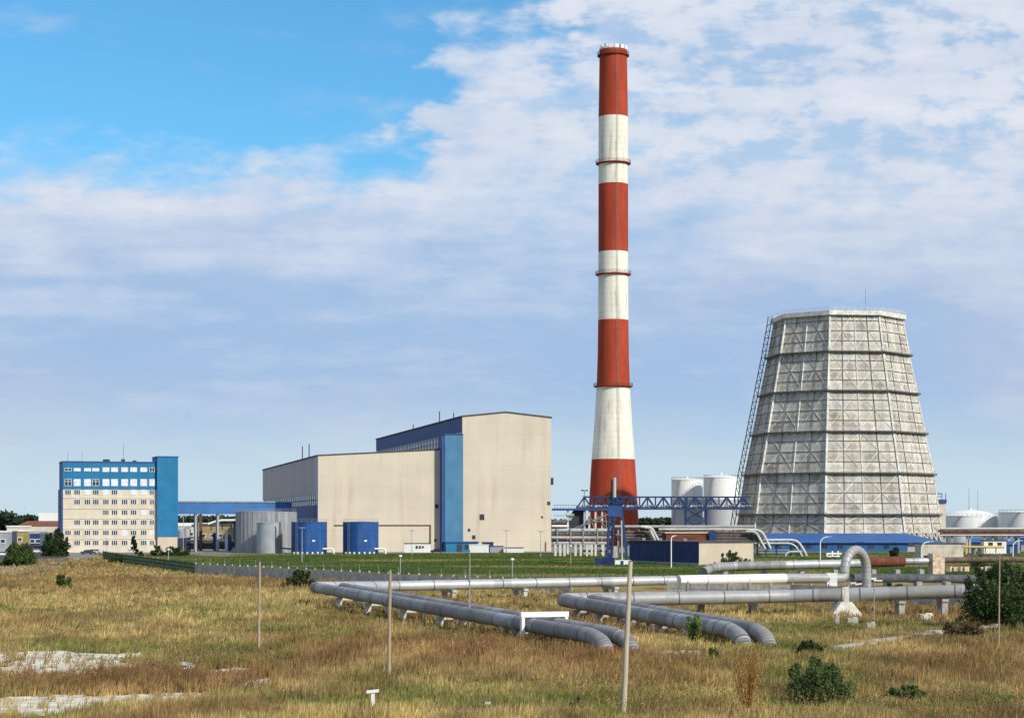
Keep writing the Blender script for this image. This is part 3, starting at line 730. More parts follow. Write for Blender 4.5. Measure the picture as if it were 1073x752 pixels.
# ================================================================== cabins and containers along the hall foot
def cabin(name, label, cat, px0, px1, ytop, Y, m, dz=0, win=None, roof=None):
    x0, x1 = gx(px0, Y), gx(px1, Y); z = gz(ytop, Y)
    t = thing(name, label, cat, ((x0+x1)/2, Y, 0))
    MB().box(x0, x1, Y, Y+2.8, .15, z).build('body', MT[m], t)
    MB().box(x0-.1, x1+.1, Y-.12, Y+2.9, z+.01, z+.25).build('roof', MT[roof or 'dark'], t)
    rr = MB(); k = x0+.3
    while k < x1-.2: rr.box(k-.05, k+.05, Y-.06, Y-.003, .2, z-.02); k += .6
    rr.build('rib', MT[m], t)
    MB().box(x0+.2, x0+.6, Y+.1, Y+2.7, 0, .15).box(x1-.6, x1-.2, Y+.1, Y+2.7, 0, .15).build('skid', MT['dark'], t)
    if win:
        for a, b_, c, d in win: MB().box(gx(a,Y), gx(b_,Y), Y-.1, Y-.004, gz(c,Y), gz(d,Y)).build('opening', MT['dark'], t)
    return t
cabin('shipping_container', 'white container with dark vents and dark roof at the hall gate', 'container', 423.5, 451, 569.5, 616, 'white', win=[(435.6,437.8,574.5,571.5),(439,441,574.5,571.5),(442,444.2,574,571.8)])
cabin('site_cabin', 'plain white cabin right beside the blue porch', 'cabin', 491.5, 512, 571, 614, 'white', roof='white')
cabin('site_cabin', 'grey ribbed cabin with dark roof between two white cabins', 'cabin', 513.5, 527.5, 572.5, 616, 'greypaint')
cabin('site_cabin', 'low white cabin at the end of the cabin row', 'cabin', 528.5, 548.5, 574, 614, 'white', roof='dark')
cabin('shelter', 'small dark blue shelter behind the grey cabin', 'shelter', 505, 517, 568.4, 626, 'dkblue')
# ================================================================== chimney
YC = 800.0; cx = gx(642.6, YC)
ch = thing('chimney', 'very tall red and white banded chimney with ringed galleries', 'chimney', (cx, YC, 0))
prof = [(11.5,0),(10.9,5.3),(9.05,36.5),(7.9,51),(7.0,66),(6.55,79),(6.35,94),(6.25,122),(6.2,150),(6.15,179),(5.75,206.0)]
def crad(z):
    for (r0,z0),(r1,z1) in zip(prof, prof[1:]):
        if z <= z1: return r0+(r1-r0)*(z-z0)/(z1-z0)
    return prof[-1][0]
edges = [0, gz(480.5,793), gz(405.5,YC), gz(335.5,YC), gz(264.3,YC), gz(193.5,YC), gz(123.3,YC), 206.0]
m = MB()
for i in range(7):
    z0, z1 = edges[i], edges[i+1]; st = [z0] + [z for r, z in prof if z0+.5 < z < z1-.5] + [z1]
    m.mat(i % 2).lathe([(crad(z), z) for z in st], 64, (cx,YC), capb=(i == 0), capt=(i == 6))
m.build('shaft', [MT['red'], MT['chwhite']], ch, smooth=40)
MB().ring(4.2, 5.9, 206.01, 207.2, 48, (cx,YC)).build('crown', MT['red'], ch, smooth=40)
m = MB()
for k in range(14):
    a = 2*math.pi*k/14; m.rbox((cx+5.2*math.cos(a), YC+5.2*math.sin(a), 208.0), (1.1,1.6,1.6), a)
m.build('crown_tooth', MT['white'], ch)
for py, wd in ((58.5,.9),(171.5,1.2),(287.5,1.2),(404.5,1.3)):
    z = gz(py, YC); r = crad(z)
    gl = MB().ring(r-.05, r+wd, z-.25, z, 48, (cx,YC)).ring(r-.05, r+wd*.5, z-.55, z-.27, 48, (cx,YC)).build('gallery', MT['red'], ch)
    rl = MB(); n = 40
    for k in range(n):
        a, a2 = 2*math.pi*k/n, 2*math.pi*(k+1)/n; q = r+wd-.1
        p1 = (cx+q*math.cos(a), YC+q*math.sin(a)); p2 = (cx+q*math.cos(a2), YC+q*math.sin(a2))
        rl.beam((*p1,z),(*p1,z+1.2),.10); rl.beam((*p1,z+1.2),(*p2,z+1.2),.10); rl.beam((*p1,z+.6),(*p2,z+.6),.07)
    rl.build('railing', MT['brownpipe'], gl)
m = MB(); aL = R(-90+12)
zs = [1+2.5*k for k in range(83)]
for sgn in (-.35,.35):
    for z0, z1 in zip(zs, zs[1:]):
        p = [(cx+(crad(z)+.3)*math.cos(aL)+sgn, YC+(crad(z)+.3)*math.sin(aL), z) for z in (z0,z1)]; m.beam(p[0], p[1], .06)
for k in range(400):
    z = 1.5+.51*k; y = YC+(crad(z)+.3)*math.sin(aL); x = cx+(crad(z)+.3)*math.cos(aL); m.beam((x-.35,y,z),(x+.35,y,z),.05)
m.build('ladder', MT['steel'], ch)

# ================================================================== cooling tower
YT = 700.0; tx = gx(878, YT)
ct = thing('cooling_tower', 'huge eight sided grey cooling tower wrapped in steel lattice', 'cooling tower', (tx, YT, 0))
ZL = [6.0, 12.9, 27.4, 42.1, 56.6, 70.6, 85.0]; RB = [37.2, 36.0, 34.0, 31.0, 28.2, 25.4, 22.9]
AV = [R(-16.7+45*k) for k in range(8)]
def tv(k, r, z): a = AV[k % 8]; return Vector((tx+r*math.sin(a), YT-r*math.cos(a), z))
def fpt(k, i, u, v, off=0.0):           # facet k, tier i, u across 0..1, v up 0..1
    r = RB[i]+(RB[i+1]-RB[i])*v; z = ZL[i]+(ZL[i+1]-ZL[i])*v
    p = tv(k, r, z).lerp(tv(k+1, r, z), u); a = (AV[k % 8]+AV[(k+1) % 8])/2
    if k % 8 == 7: a = AV[7]+R(22.5)
    return p + Vector((math.sin(a), -math.cos(a), .12))*off
vs, fs, cl = [], [], []
for k in range(8):
    for i in range(6):
        nv = 2 if i == 0 else 4
        for a in range(4):
            for b_ in range(nv):
                n0 = len(vs); q = [fpt(k,i,a/4,b_/nv), fpt(k,i,(a+1)/4,b_/nv), fpt(k,i,(a+1)/4,(b_+1)/nv), fpt(k,i,a/4,(b_+1)/nv)]
                vs += [tuple(p-Vector((tx,YT,0))) for p in q]; fs.append((n0,n0+1,n0+2,n0+3))
                t = random.uniform(.80,1.12); w_ = random.random()
                c = (t, t*(1-.04*w_), t*(1-.10*w_)); st = random.uniform(.35,1.0)*(1 if b_ in (0,1) else .7)
                cl += [(*c, st)]*4
me = bpy.data.meshes.new('shell'); me.from_pydata(vs, [], fs)
uv = me.uv_layers.new(name='UV'); uv.data.foreach_set('uv', np.array([(0,0),(1,0),(1,1),(0,1)]*len(fs), np.float32).ravel())
ca = me.color_attributes.new('Panel', 'FLOAT_COLOR', 'POINT'); ca.data.foreach_set('color', np.array(cl, np.float32).ravel())
tm = bpy.data.materials.new('stained_asbestos_sheet'); tm.use_nodes = True; nt = tm.node_tree; b = nt.nodes['Principled BSDF']
at_ = N(nt, 'ShaderNodeAttribute', attribute_name='Panel'); tc = N(nt, 'ShaderNodeTexCoord').outputs
n1 = noise(nt, vmul(nt, tc['Object'], (1,1,.35)), .5, 5); n2 = noise(nt, tc['Object'], 1.6, 5, .65); n3 = noise(nt, vmul(nt, tc['Object'], (1,1,.06)), 1.1, 5)
col = mixc(nt, ramp(nt, n1, .3, .7), (.48,.46,.42), (.68,.655,.59))
col = mixc(nt, M2(nt, 'MULTIPLY', ramp(nt, n3, .45, .75), .45), col, (.27,.26,.245))
u_, v_, _ = N(nt, 'ShaderNodeSeparateXYZ', {0: tc['UV']}).outputs
cu = M2(nt, 'ABSOLUTE', M2(nt, 'SUBTRACT', u_, .5)); cv = M2(nt, 'ABSOLUTE', M2(nt, 'SUBTRACT', v_, .42))
blob = ramp(nt, M2(nt, 'ADD', M2(nt, 'ADD', cu, cv), M2(nt, 'MULTIPLY', M2(nt, 'SUBTRACT', n2, .5), .8)), .62, .18)
blob = M2(nt, 'MULTIPLY', M2(nt, 'MULTIPLY', blob, at_.outputs['Alpha']), .85)
col = mixc(nt, blob, col, (.255,.195,.14))
edge = M2(nt, 'GREATER_THAN', M2(nt, 'MAXIMUM', M2(nt, 'MULTIPLY', cu, 1.0), M2(nt, 'ABSOLUTE', M2(nt, 'SUBTRACT', v_, .5))), .475)
col = mixc(nt, M2(nt, 'MULTIPLY', edge, .45), col, (.12,.115,.11))
col = mixc(nt, 1.0, col, at_.outputs['Color'], 'MULTIPLY')
nt.links.new(col, b.inputs['Base Color']); b.inputs['Roughness'].default_value = .9
cor = M2(nt, 'SINE', M2(nt, 'MULTIPLY', u_, 6.2832*14)); bn = N(nt, 'ShaderNodeBump', {'Height': cor, 'Strength': .35, 'Distance': .2}); nt.links.new(bn.outputs[0], b.inputs['Normal'])
me.materials.append(tm)
so_ = bpy.data.objects.new('shell', me); COL.objects.link(so_); so_.parent = ct
frame_m = mat('weathered_lattice_steel', (.66,.64,.59), .7, .1, scale=.7, var=.25, dirt=((.24,.22,.20), .45, .5, (1,1,.4)))
dk_m = mat('dark_walkway_steel', (.16,.155,.15), .7, .2, scale=1, var=.3)
for k in range(8):
    m = MB()
    for i in range(6): m.beam(fpt(k,i,0,0,.35), fpt(k,i,0,1,.25), .6, .45)
    m.build('corner_post', frame_m, ct)
m = MB(); md = MB()
for k in range(8):
    for i in range(6):
        nv = 2 if i == 0 else 4
        for a in (1,2,3): (m if a == 2 else md).beam(fpt(k,i,a/4,0,.15), fpt(k,i,a/4,1,.15), .34 if a == 2 else .2, .2)
        for b_ in range(1, nv): md.beam(fpt(k,i,0,b_/nv,.16), fpt(k,i,1,b_/nv,.16), .2, .2)
        for h0, h1 in ((0,.5),(.5,1)):
            m.beam(fpt(k,i,h0,.02,.08), fpt(k,i,h1,.98,.08), .12, .30); m.beam(fpt(k,i,h1,.02,.10), fpt(k,i,h0,.98,.10), .12, .30)
m.build('bracing', frame_m, ct); md.build('panel_rail', dk_m, ct)
for i in range(1, 7):
    last = i == 6; w_ = 1.7; z = ZL[i]; r0 = RB[i]-.3; r1 = RB[i]+w_
    d = MB()
    for k in range(8):
        th = 1.6 if last else .42
        A_, B_ = tv(k,r0,z-th), tv(k+1,r0,z-th); C_, D_ = tv(k+1,r1,z-th), tv(k,r1,z-th); up = Vector((0,0,th))
        d.add([A_,B_,C_,D_,A_+up,B_+up,C_+up,D_+up],[(0,1,2,3),(4,7,6,5),(0,4,5,1),(1,5,6,2),(2,6,7,3),(3,7,4,0)])
        for u in range(0, 9):
            p = tv(k,r1-.15,z-th).lerp(tv(k+1,r1-.15,z-th), u/8); q = tv(k,r0+.1,z-th-1.3).lerp(tv(k+1,r0+.1,z-th-1.3), u/8); d.beam(p, q, .16)
    dk = d.build('walkway', frame_m if last else dk_m, ct)
    rl = MB()
    for k in range(8):
        for hh_ in (.6, 1.15): rl.beam(tv(k,r1-.1,z+hh_), tv(k+1,r1-.1,z+hh_), .09)
        for u in range(8):
            p = tv(k,r1-.1,z).lerp(tv(k+1,r1-.1,z), u/8); rl.beam(p, p+Vector((0,0,1.15)), .09)
    rl.build('railing', frame_m, dk)
# air inlet legs
m = MB()
for k in range(8):
    for u in range(0, 8):
        p = fpt(k,0,u/8,0); q = tv(k,38.6,0).lerp(tv(k+1,38.6,0), u/8); q2 = tv(k,38.6,0).lerp(tv(k+1,38.6,0), (u+1)/8); p2 = fpt(k,0,(u+1)/8,0)
        m.beam(p, q2, .6); m.beam(p2, q, .6)
m.build('inlet_leg', MT['concrete'], ct)
MB().lathe([(39.5,0),(39.5,1.4)], 8, (tx,YT), capb=False, a0=R(-106.7)).build('basin', MT['concrete'], ct)
# stair tower up the left edge: a leaning lattice ladder
m = MB(); aS = R(-101)
def sp(r, side, z, out): return Vector((tx+(r+out)*math.sin(aS)+side*math.cos(aS), YT-(r+out)*math.cos(aS)+side*math.sin(aS), z))
pr = [(RB[i]+.2, ZL[i]) for i in range(7)]; pr = [(39.0, 0)] + pr
lv = []
for (r0,z0),(r1,z1) in zip(pr, pr[1:]):
    nseg = max(2, int((z1-z0)/2.4))
    for q in range(nseg): lv.append((r0+(r1-r0)*q/nseg, z0+(z1-z0)*q/nseg))
lv.append((pr[-1][0], pr[-1][1]+.8))
for (r0,z0),(r1,z1) in zip(lv, lv[1:]):
    for s_ in (-1.0,1.0):
        for o_ in (.9,2.3): m.beam(sp(r0,s_,z0,o_), sp(r1,s_,z1,o_), .16)
        m.beam(sp(r0,s_,z0,.9), sp(r1,s_,z1,2.3), .12); m.beam(sp(r0,s_,z0,.9), sp(r0,s_,z0,2.3), .14)
    m.beam(sp(r0,-1,z0,2.3), sp(r1,1,z1,2.3), .12); m.beam(sp(r0,-1,z0,2.3), sp(r0,1,z0,2.3), .14)
    m.beam(sp(r0,0,z0,-.5), sp(r0,0,z0,.9), .12)
m.build('stair_lattice', dk_m, ct)
m = MB()
for px, hgt in ((907, 8),): m.tube([(gx(px,YT-20),YT-20,85),(gx(px,YT-20),YT-20,85+hgt)], .09, 6)
m.build('antenna', MT['steel'], ct)

# ---- blue pump house wrapped about the tower foot, and the pale block beside it
Yp = 640.0
x0, x1 = gx(806, Yp), gx(951, Yp); x2 = gx(963.5, Yp); xr = gx(993, Yp)
ph = thing('pump_house', 'long low blue building with blue hipped roof at the cooling tower foot', 'building', ((x0+x1)/2, Yp, 0))
ze_ = gz(568.5, Yp); zr_ = gz(558.5, 656)
MB().box(x0, x1, Yp, Yp+14, 0, ze_).build('wall', MT['pumpblue'], ph)
MB().box(x1+.02, xr-3, Yp+.6, Yp+14, 0, ze_).build('grey_wall', MT['greyside'], ph)
e = .9
MB().add([(x0-e,Yp-e,ze_+.01),(xr,Yp-e,ze_+.01),(xr,Yp+15,ze_+.01),(x0-e,Yp+15,ze_+.01),(x0-e,Yp+15,zr_),(xr-11,Yp+15,zr_)],
         [(0,1,5,4),(1,2,5),(0,4,3),(2,3,4,5),(0,3,2,1)]).build('roof', MT['roofblue'], ph)
k = x0+2
while k < x1-3: MB().box(k, k+1.9, Yp-.08, Yp-.004, 1.2, 2.6).build('window', MT['glass'], ph); k += 5.2
MB().box(gx(897,Yp), gx(905,Yp), Yp-.09, Yp-.004, .1, 3.4).build('gate', MT['dkblue'], ph)
Yq = 520.0
blk = thing('concrete_building', 'blind pale concrete block with stained slab walls at right end of blue building', 'building', (gx(988,Yq), Yq, 0))
x0, x1 = gx(966, Yq), gx(1009.5, Yq); zt_ = gz(569.8, Yq)
mq = mat('slab_wall_panels', (.56,.51,.41), .85, scale=.4, var=.12, joints=(6.0, 1.55, .09, .55, 0), dirt=((.25,.22,.18), .5, .6, (1,1,.25)))
MB().box(x0, x1, Yq, Yq+9, 0, zt_).build('wall', mq, blk)
MB().box(x0-.15, x1+.15, Yq-.15, Yq+9.2, zt_+.01, zt_+.3).build('roof', MT['roofdark'], blk)
MB().box(gx(968,Yq), gx(974,Yq), Yq-.1, Yq-.004, .2, 1.0).build('vent', MT['dark'], blk)

# ---- dark navy building with pale end
fn = Fr(732, 447, -64)        # local x runs back-left?  front corner at the pale/navy edge
X0, Y0 = gx(732,447), 447.0
XL, YL = gx(659.5, 477), 477.0
XR, YR = gx(789.5, 452), 452.0
nv_ = thing('navy_shed', 'flat roofed shed with long navy sheet side and pale end wall', 'building', (X0, Y0, 0))
zt_ = gz(568.3, 447)
def wallslab(mb, a, b_, z0, z1, th):
    a, b_ = Vector(a), Vector(b_); d = (b_-a).normalized(); nrm = Vector((-d.y, d.x))*th
    p = [a, b_, b_+nrm, a+nrm]; return mb.add([(q.x,q.y,z0) for q in p]+[(q.x,q.y,z1) for q in p], [(0,3,2,1),(4,5,6,7),(0,1,5,4),(1,2,6,5),(2,3,7,6),(3,0,4,7)])
wallslab(MB(), (XL,YL), (X0,Y0), 0, zt_, .3).build('side_wall', MT['navy'], nv_)
wallslab(MB(), (X0+.02,Y0+.02), (XR,YR), 0, zt_, .3).build('end_wall', MT['beige_plain'], nv_)
dx, dy = XR-X0, YR-Y0
wallslab(MB(), (XR,YR), (XL+dx,YL+dy), 0, zt_, .3).build('far_wall', MT['beige_plain'], nv_)
m = MB(); m.prism([(XL-.2,YL-.2),(X0,Y0-.25),(XR+.2,YR-.2),(XL+dx,YL+dy)], zt_+.01, zt_+.3); m.build('roof', MT['roofdark'], nv_)
wallslab(MB(), (XL,YL-.1), (X0,Y0-.1), .01, .5, .08).build('base_trim', MT['greypaint'], nv_)
m = MB()
for q in (.2,.45,.8): p = Vector((XL,YL,0)).lerp(Vector((X0,Y0,0)), q); m.box(p.x, p.x+.8, p.y+1, p.y+1.8, zt_+.3, zt_+.9)
m.build('roof_vent', MT['steel'], nv_)

# ================================================================== white oil tanks
lowgrey = mat('tank_lower_grey', (.42,.42,.44), .6, scale=.1, var=.08)  # greyer tone for the tank shell below the band height
def oiltank(label, px, hw, ytop, Y, rise, band=None, m='white', group='white oil tanks'):
    r = hw*Y/F; Yc = Y+r; x = gx(px, Yc); z = gz(ytop, Yc-r)
    t = thing('oil_tank', label, 'oil tank', (x, Yc, 0), group=group)
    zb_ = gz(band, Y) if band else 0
    MB().lathe([(r,zb_),(r,z)], 64, (x,Yc), capt=False, capb=False).build('shell', MT[m], t, smooth=40)
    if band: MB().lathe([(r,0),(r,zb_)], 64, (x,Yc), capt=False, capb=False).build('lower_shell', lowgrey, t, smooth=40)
    MB().lathe([(r+.15,z-.2),(r+.15,z+.2),(r*.66,z+rise*.6),(r*.33,z+rise*.9),(.3,z+rise)], 64, (x,Yc), capb=False).build('roof', MT[m], t, smooth=30)
    n = 36; ra = MB()
    for k in range(n):
        a, a2 = 2*math.pi*k/n, 2*math.pi*(k+1)/n; p = (x+r*math.cos(a), Yc+r*math.sin(a)); q = (x+r*math.cos(a2), Yc+r*math.sin(a2))
        ra.beam((*p,z),(*p,z+1.2),.12); ra.beam((*p,z+1.2),(*q,z+1.2),.12)
    ra.build('railing', MT['steel'], t)
    MB().lathe([(.6,z+rise*.95),(.6,z+rise+.6),(.2,z+rise+.8)], 12, (x,Yc)).build('roof_hatch', MT['white'], t)
    sm = MB()
    for k in range(40):   # helical stair
        a = -math.pi*.95 + k*.022; z0 = z*k/40; sm.rbox((x+(r+.6)*math.cos(a), Yc+(r+.6)*math.sin(a), z0+.3), (1.1,.7,.12), a)
    sm.build('stair', MT['steel'], t)
    return t
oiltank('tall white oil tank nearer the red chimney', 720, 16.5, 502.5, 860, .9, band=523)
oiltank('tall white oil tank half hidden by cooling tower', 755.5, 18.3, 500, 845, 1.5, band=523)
oiltank('low broad white domed tank right of cooling tower', 1017, 28.5, 540.5, 900, 3.0)
oiltank('low pale grey tank with dark rim at the far right edge', 1078, 31.5, 536.5, 880, .8, m='greypaint' if 0 else 'white')
oiltank('distant low white tank peeping out behind the cooling tower', 985, 12, 541, 1100, 2.0)
# stair tower beside the far tank
t = thing('stair_tower', 'pale service tower with blue top behind the right side of cooling tower', 'tower', (gx(985,820),820,0))
MB().box(gx(981,820),gx(991,820),820,824,0,gz(527,820)).build('shaft', MT['cream'], t)
MB().box(gx(980.5,820),gx(991.7,820),819.5,824.5,gz(527,820)+.01,gz(523,820)).build('cabin', MT['dkblue'], t)
m = MB()
for q in (981.5,987,991): m.beam((gx(q,820),820,gz(523,820)),(gx(q,820),820,gz(516.5,820)),.25)
m.beam((gx(981.5,820),820,gz(517,820)),(gx(987,820),820,gz(517,820)),.4); m.beam((gx(981.5,820),820,gz(520,820)),(gx(987,820),820,gz(520,820)),.25)
m.build('mast', MT['steelblue'], t)
for px, top, lab in ((1015.4, 512, 'thin tall mast standing behind the domed white tank'), (1024.6, 514, 'second thin mast behind the domed white tank, slightly shorter')):
    o = MB().tube([(gx(px,960),960,0),(gx(px,960),960,gz(top,960))], [.22,.10], 6).build('mast', MT['steel'], org=(gx(px,960),960,0)); tag(o, lab, 'mast', 'masts behind the white tanks')

# ================================================================== blue truss bridge and its towers
Yg = 600.0
xa, xb = gx(604,Yg), gx(787,Yg); zt_, zb_ = gz(520.5,Yg), gz(532.8,Yg)
tb = thing('truss_bridge', 'long horizontal blue truss carrying pipes toward the cooling tower', 'truss bridge', (gx(690,Yg),Yg,0))
m = MB(); n = 22; D_ = 3.0
xs_ = [xa+(xb-xa)*k/n for k in range(n+1)]
for y in (Yg, Yg+D_):
    m.beam((xs_[1],y,zt_),(xb,y,zt_),.45); m.beam((xa,y,zb_),(xb,y,zb_),.55)
    for k in range(n):
        if k % 2 == 0: m.beam((xs_[k],y,zb_),(xs_[k+1],y,zt_),.38)
        else: m.beam((xs_[k],y,zt_),(xs_[k+1],y,zb_),.38)
        if k: m.beam((xs_[k],y,zb_),(xs_[k],y,zt_),.22)
for k in range(n+1):
    m.beam((xs_[k],Yg,zb_),(xs_[k],Yg+D_,zb_),.28)
    if k: m.beam((xs_[k],Yg,zt_),(xs_[k],Yg+D_,zt_),.22)
m.build('truss', MT['steelblue'], tb)
MB().tube([(xa,Yg+1.0,zb_+.75),(xb,Yg+1.0,zb_+.75)], .45, 10).tube([(xa,Yg+2.1,zb_+.7),(xb,Yg+2.1,zb_+.7)], .4, 10).build('carried_pipe', MT['galvlight'], tb)
m = MB(); x0, x1 = gx(719,Yg), gx(740.5,Yg)
nl = 4
for x in (x0,x1):
    for y in (Yg,Yg+D_): m.beam((x,y,0),(x,y,zt_-.3),.5)
for q in range(nl):
    z0, z1 = zb_*q/nl, zb_*(q+1)/nl
    for y in (Yg,Yg+D_):
        m.beam((x0,y,z0),(x1,y,z1),.3); m.beam((x1,y,z0),(x0,y,z1),.3); m.beam((x0,y,z1),(x1,y,z1),.35)
    for x in (x0,x1): m.beam((x,Yg,z0),(x,Yg+D_,z1),.25)
m.build('lattice_pier', MT['steelblue'], tb)

Ya = 452.0
at2 = thing('blue_frame_tower', 'blue steel frame tower with slanted leg and silver flue in front of chimney', 'tower', (gx(644,Ya),Ya,0))
def ap(px, py, dy=0): return (gx(px,Ya), Ya+dy, gz(py,Ya))
m = MB()
for dy in (0, 3):
    m.beam(ap(636.4,586,dy), ap(640,521,dy), .5); m.beam(ap(641.5,586,dy), ap(645,521,dy), .35)
    for k in range(8):
        a = k/8; b_ = (k+1)/8; y0 = 586-65*a; y1 = 586-65*b_
        m.beam(ap(636.4+3.6*a,y0,dy), ap(641.5+3.5*b_,y1,dy), .22); m.beam(ap(641.5+3.5*a,y0,dy), ap(636.4+3.6*b_,y1,dy), .22)
for k in range(9): q = k/8; m.beam(ap(636.4+3.6*q,586-65*q,0), ap(636.4+3.6*q,586-65*q,3), .25)
m.build('mast_frame', MT['steelblue'], at2)
m = MB()
for dy in (0,3): m.beam(ap(657.6,588,dy), ap(650.4,522,dy), .45)
m.build('slanted_leg', MT['steelblue'], at2)
MB().beam(ap(652,588,-.2), ap(651.2,545,-.2), .35).build('drain_pipe', MT['galvlight'], at2)
m = MB().box(gx(637.5,Ya),gx(651.5,Ya),Ya-.3,Ya+3.4,gz(541,Ya),gz(528,Ya)); m.build('machine_box', MT['dkblue'], at2)
m = MB()
for a, b_ in (((640,521),(650.5,522)),((639,527),(651,528)),((640,521),(651,528)),((650,521),(639,528))): m.beam(ap(*a,-.4), ap(*b_,-.4), .3); m.beam(ap(*a,3.4), ap(*b_,3.4), .3); m.beam(ap(*a,-.4), ap(*a,3.4), .3); m.beam(ap(*b_,-.4), ap(*b_,3.4), .3)
m.build('head_frame', MT['steelblue'], at2)
MB().tube([ap(644.2,545,1.5), ap(644.2,500,1.5)], .42, 14).build('flue', MT['galvlight'], at2, smooth=40)
MB().tube([ap(641.8,530,2.2), ap(641.8,502,2.2)], .22, 10).build('flue_support', MT['dark'], at2)
MB().box(gx(624,Ya),gx(643.5,Ya),Ya-1.2,Ya+3,0,gz(584.2,Ya)).build('fan_housing', MT['navy'], at2)
MB().box(gx(644,Ya),gx(661,Ya),Ya-1.4,Ya+.8,0,gz(586.5,Ya)).build('white_cabinet', MT['white'], at2)
MB().box(gx(650,Ya),gx(653,Ya),Ya-1.5,Ya-1.39,.1,1.0).build('cabinet_door', MT['steelblue'], at2)
MB().box(gx(640,Ya),gx(649,Ya),Ya+.5,Ya+2.5,gz(584,Ya),gz(572,Ya)).build('machine_base', MT['concrete'], at2)

# ---- platform and pipe rack between hall and chimney
Yr = 585.0
pl = thing('raised_platform', 'dark roofed platform on columns right beside the tall hall', 'platform', (gx(612,Yr),Yr,0))
def rx(px): return gx(px,Yr)
def rz(py): return gz(py,Yr)
MB().box(rx(579),rx(645),Yr-1,Yr+9,rz(534.5),rz(532.4)).build('roof', MT['dkblue'], pl)
MB().prism_y([(rx(601),rz(534.6)),(rx(614),rz(534.6)),(rx(614),rz(553)),(rx(592),rz(553))], Yr+1, Yr+6).build('hopper', MT['dark'], pl)
for px in (595, 612.5, 617.5, 624, 631): MB().box(rx(px)-.28,rx(px)+.28,Yr-.4,Yr+.2,0,rz(534.7)).build('column', MT['paleconc'] if px != 612.5 else MT['galvlight'], pl)
MB().prism_y([(rx(593),rz(538)),(rx(602),rz(538)),(rx(598.5),rz(545)),(rx(595),rz(545))], Yr-.3, Yr+2).build('chute', MT['greypaint'], pl)
m = MB()
for a, b_, c, d in ((580,540,602,540),(580,545,596,545),(602,553,632,540),(606,553,640,537),(614,546,640,546),(618,540,622,552),(626,540,634,552),(634,537,636,556)): m.beam((rx(a),Yr-.7,rz(b_)),(rx(c),Yr-.7,rz(d)),.22)
m.build('stair', MT['steel'], pl)
m = MB()
for px in range(581, 604, 3): m.beam((rx(px),Yr-.9,rz(532.4)),(rx(px),Yr-.9,rz(532.4)+1.1),.08)
m.beam((rx(580),Yr-.9,rz(529)),(rx(604),Yr-.9,rz(529)),.1); m.build('railing', MT['steelblue'], pl)
m = MB(); m.beam((rx(609.5),Yr,rz(534)),(rx(613),Yr,rz(513.5)),.16).box(rx(609),rx(612),Yr-.4,Yr+.4,rz(514.3),rz(513)).box(rx(613.5),rx(616),Yr-.4,Yr+.4,rz(514.3),rz(513)); m.beam((rx(609),Yr,rz(513.8)),(rx(616),Yr,rz(513.8)),.12); m.build('floodlight_mast', MT['dark'], pl)

pr_ = thing('pipe_rack', 'stacked silver and brown pipes on pale columns between tall hall and chimney', 'pipe rack', (gx(610,560),560,0))
Yk = 560.0
def kx(px): return gx(px,Yk)
def kz(py): return gz(py,Yk)
for py, r, x0, x1, mm_ in ((555.5,.65,578,640,'galvlight'),(559.6,.4,578,640,'brownpipe'),(563,.45,578,640,'galvlight'),(566,.3,578,640,'rustpipe'),(568.5,.35,580,637,'galvlight'),(551,.35,578,596,'white'),(547.5,.6,578,593,'brownpipe'),(577,.35,606,635,'brownpipe')):
    MB().tube([(kx(x0),Yk+random.uniform(-.5,.5),kz(py)),(kx(x1),Yk,kz(py))], r, 10).build('pipe', MT[mm_], pr_, smooth=40)
for px in (582,587,591.5,603,608.5,615,620,624,632): MB().box(kx(px)-.33,kx(px)+.33,Yk-.9,Yk-.5,0,kz(570.2)).build('column', MT['paleconc'], pr_)
MB().box(kx(579),kx(636),Yk-.8,Yk+.8,kz(570.3),kz(569.3)).box(kx(578.5),kx(637),Yk-.6,Yk+.6,kz(561.8),kz(561)).build('beam', MT['steel'], pr_)
for px in (584,598,611,626): MB().box(kx(px)-.2,kx(px)+.2,Yk-.7,Yk-.4,kz(569),kz(553)).build('post', MT['steel'], pr_)

# long rack behind the navy shed towards the cooling tower
Yw = 560.0
rk = thing('pipe_rack', 'long brown and silver pipe rack running behind the navy shed', 'pipe rack', (gx(735,Yw),Yw,0))
for py, r, x0, x1, mm_ in ((551.5,.45,640,790,'galvmid'),(554.2,.3,690,790,'whitedull'),(557.5,.5,655,790,'brownpipe'),(560.5,.4,645,800,'darkpipe'),(563.2,.55,655,800,'brownpipe'),(566,.5,655,800,'darkpipe')):
    MB().tube([(gx(x0,Yw),Yw+random.uniform(-.6,.6),gz(py,Yw)),(gx(x1,Yw),Yw,gz(py,Yw))], r, 10).build('pipe', MT[mm_], rk, smooth=40)
for k in range(14):
    px = 648+k*11; MB().box(gx(px,Yw)-.25,gx(px,Yw)+.25,Yw+.7,Yw+1.1,0,gz(551,Yw)).build('post', MT['steel'], rk)
MB().tube(fillet([(gx(671,Yw),Yw-2,gz(551.6,Yw)),(gx(679.5,Yw),Yw-2,gz(551.6,Yw)),(gx(686.5,Yw),Yw-2,gz(568,Yw))], 2), .42, 12).build('white_duct', MT['whitedull'], rk, smooth=40)
MB().tube(fillet([(gx(675,Yw),Yw-3.5,gz(552.4,Yw)),(gx(682,Yw),Yw-3.5,gz(552.4,Yw)),(gx(690,Yw),Yw-3.5,gz(568,Yw))], 2), .36, 12).build('white_duct', MT['whitedull'], rk, smooth=40)
MB().box(gx(697,Yw),gx(741,Yw),Yw-3,Yw-1.4,gz(566,Yw),gz(558.6,Yw)).build('brown_box', MT['rustpipe'], rk)
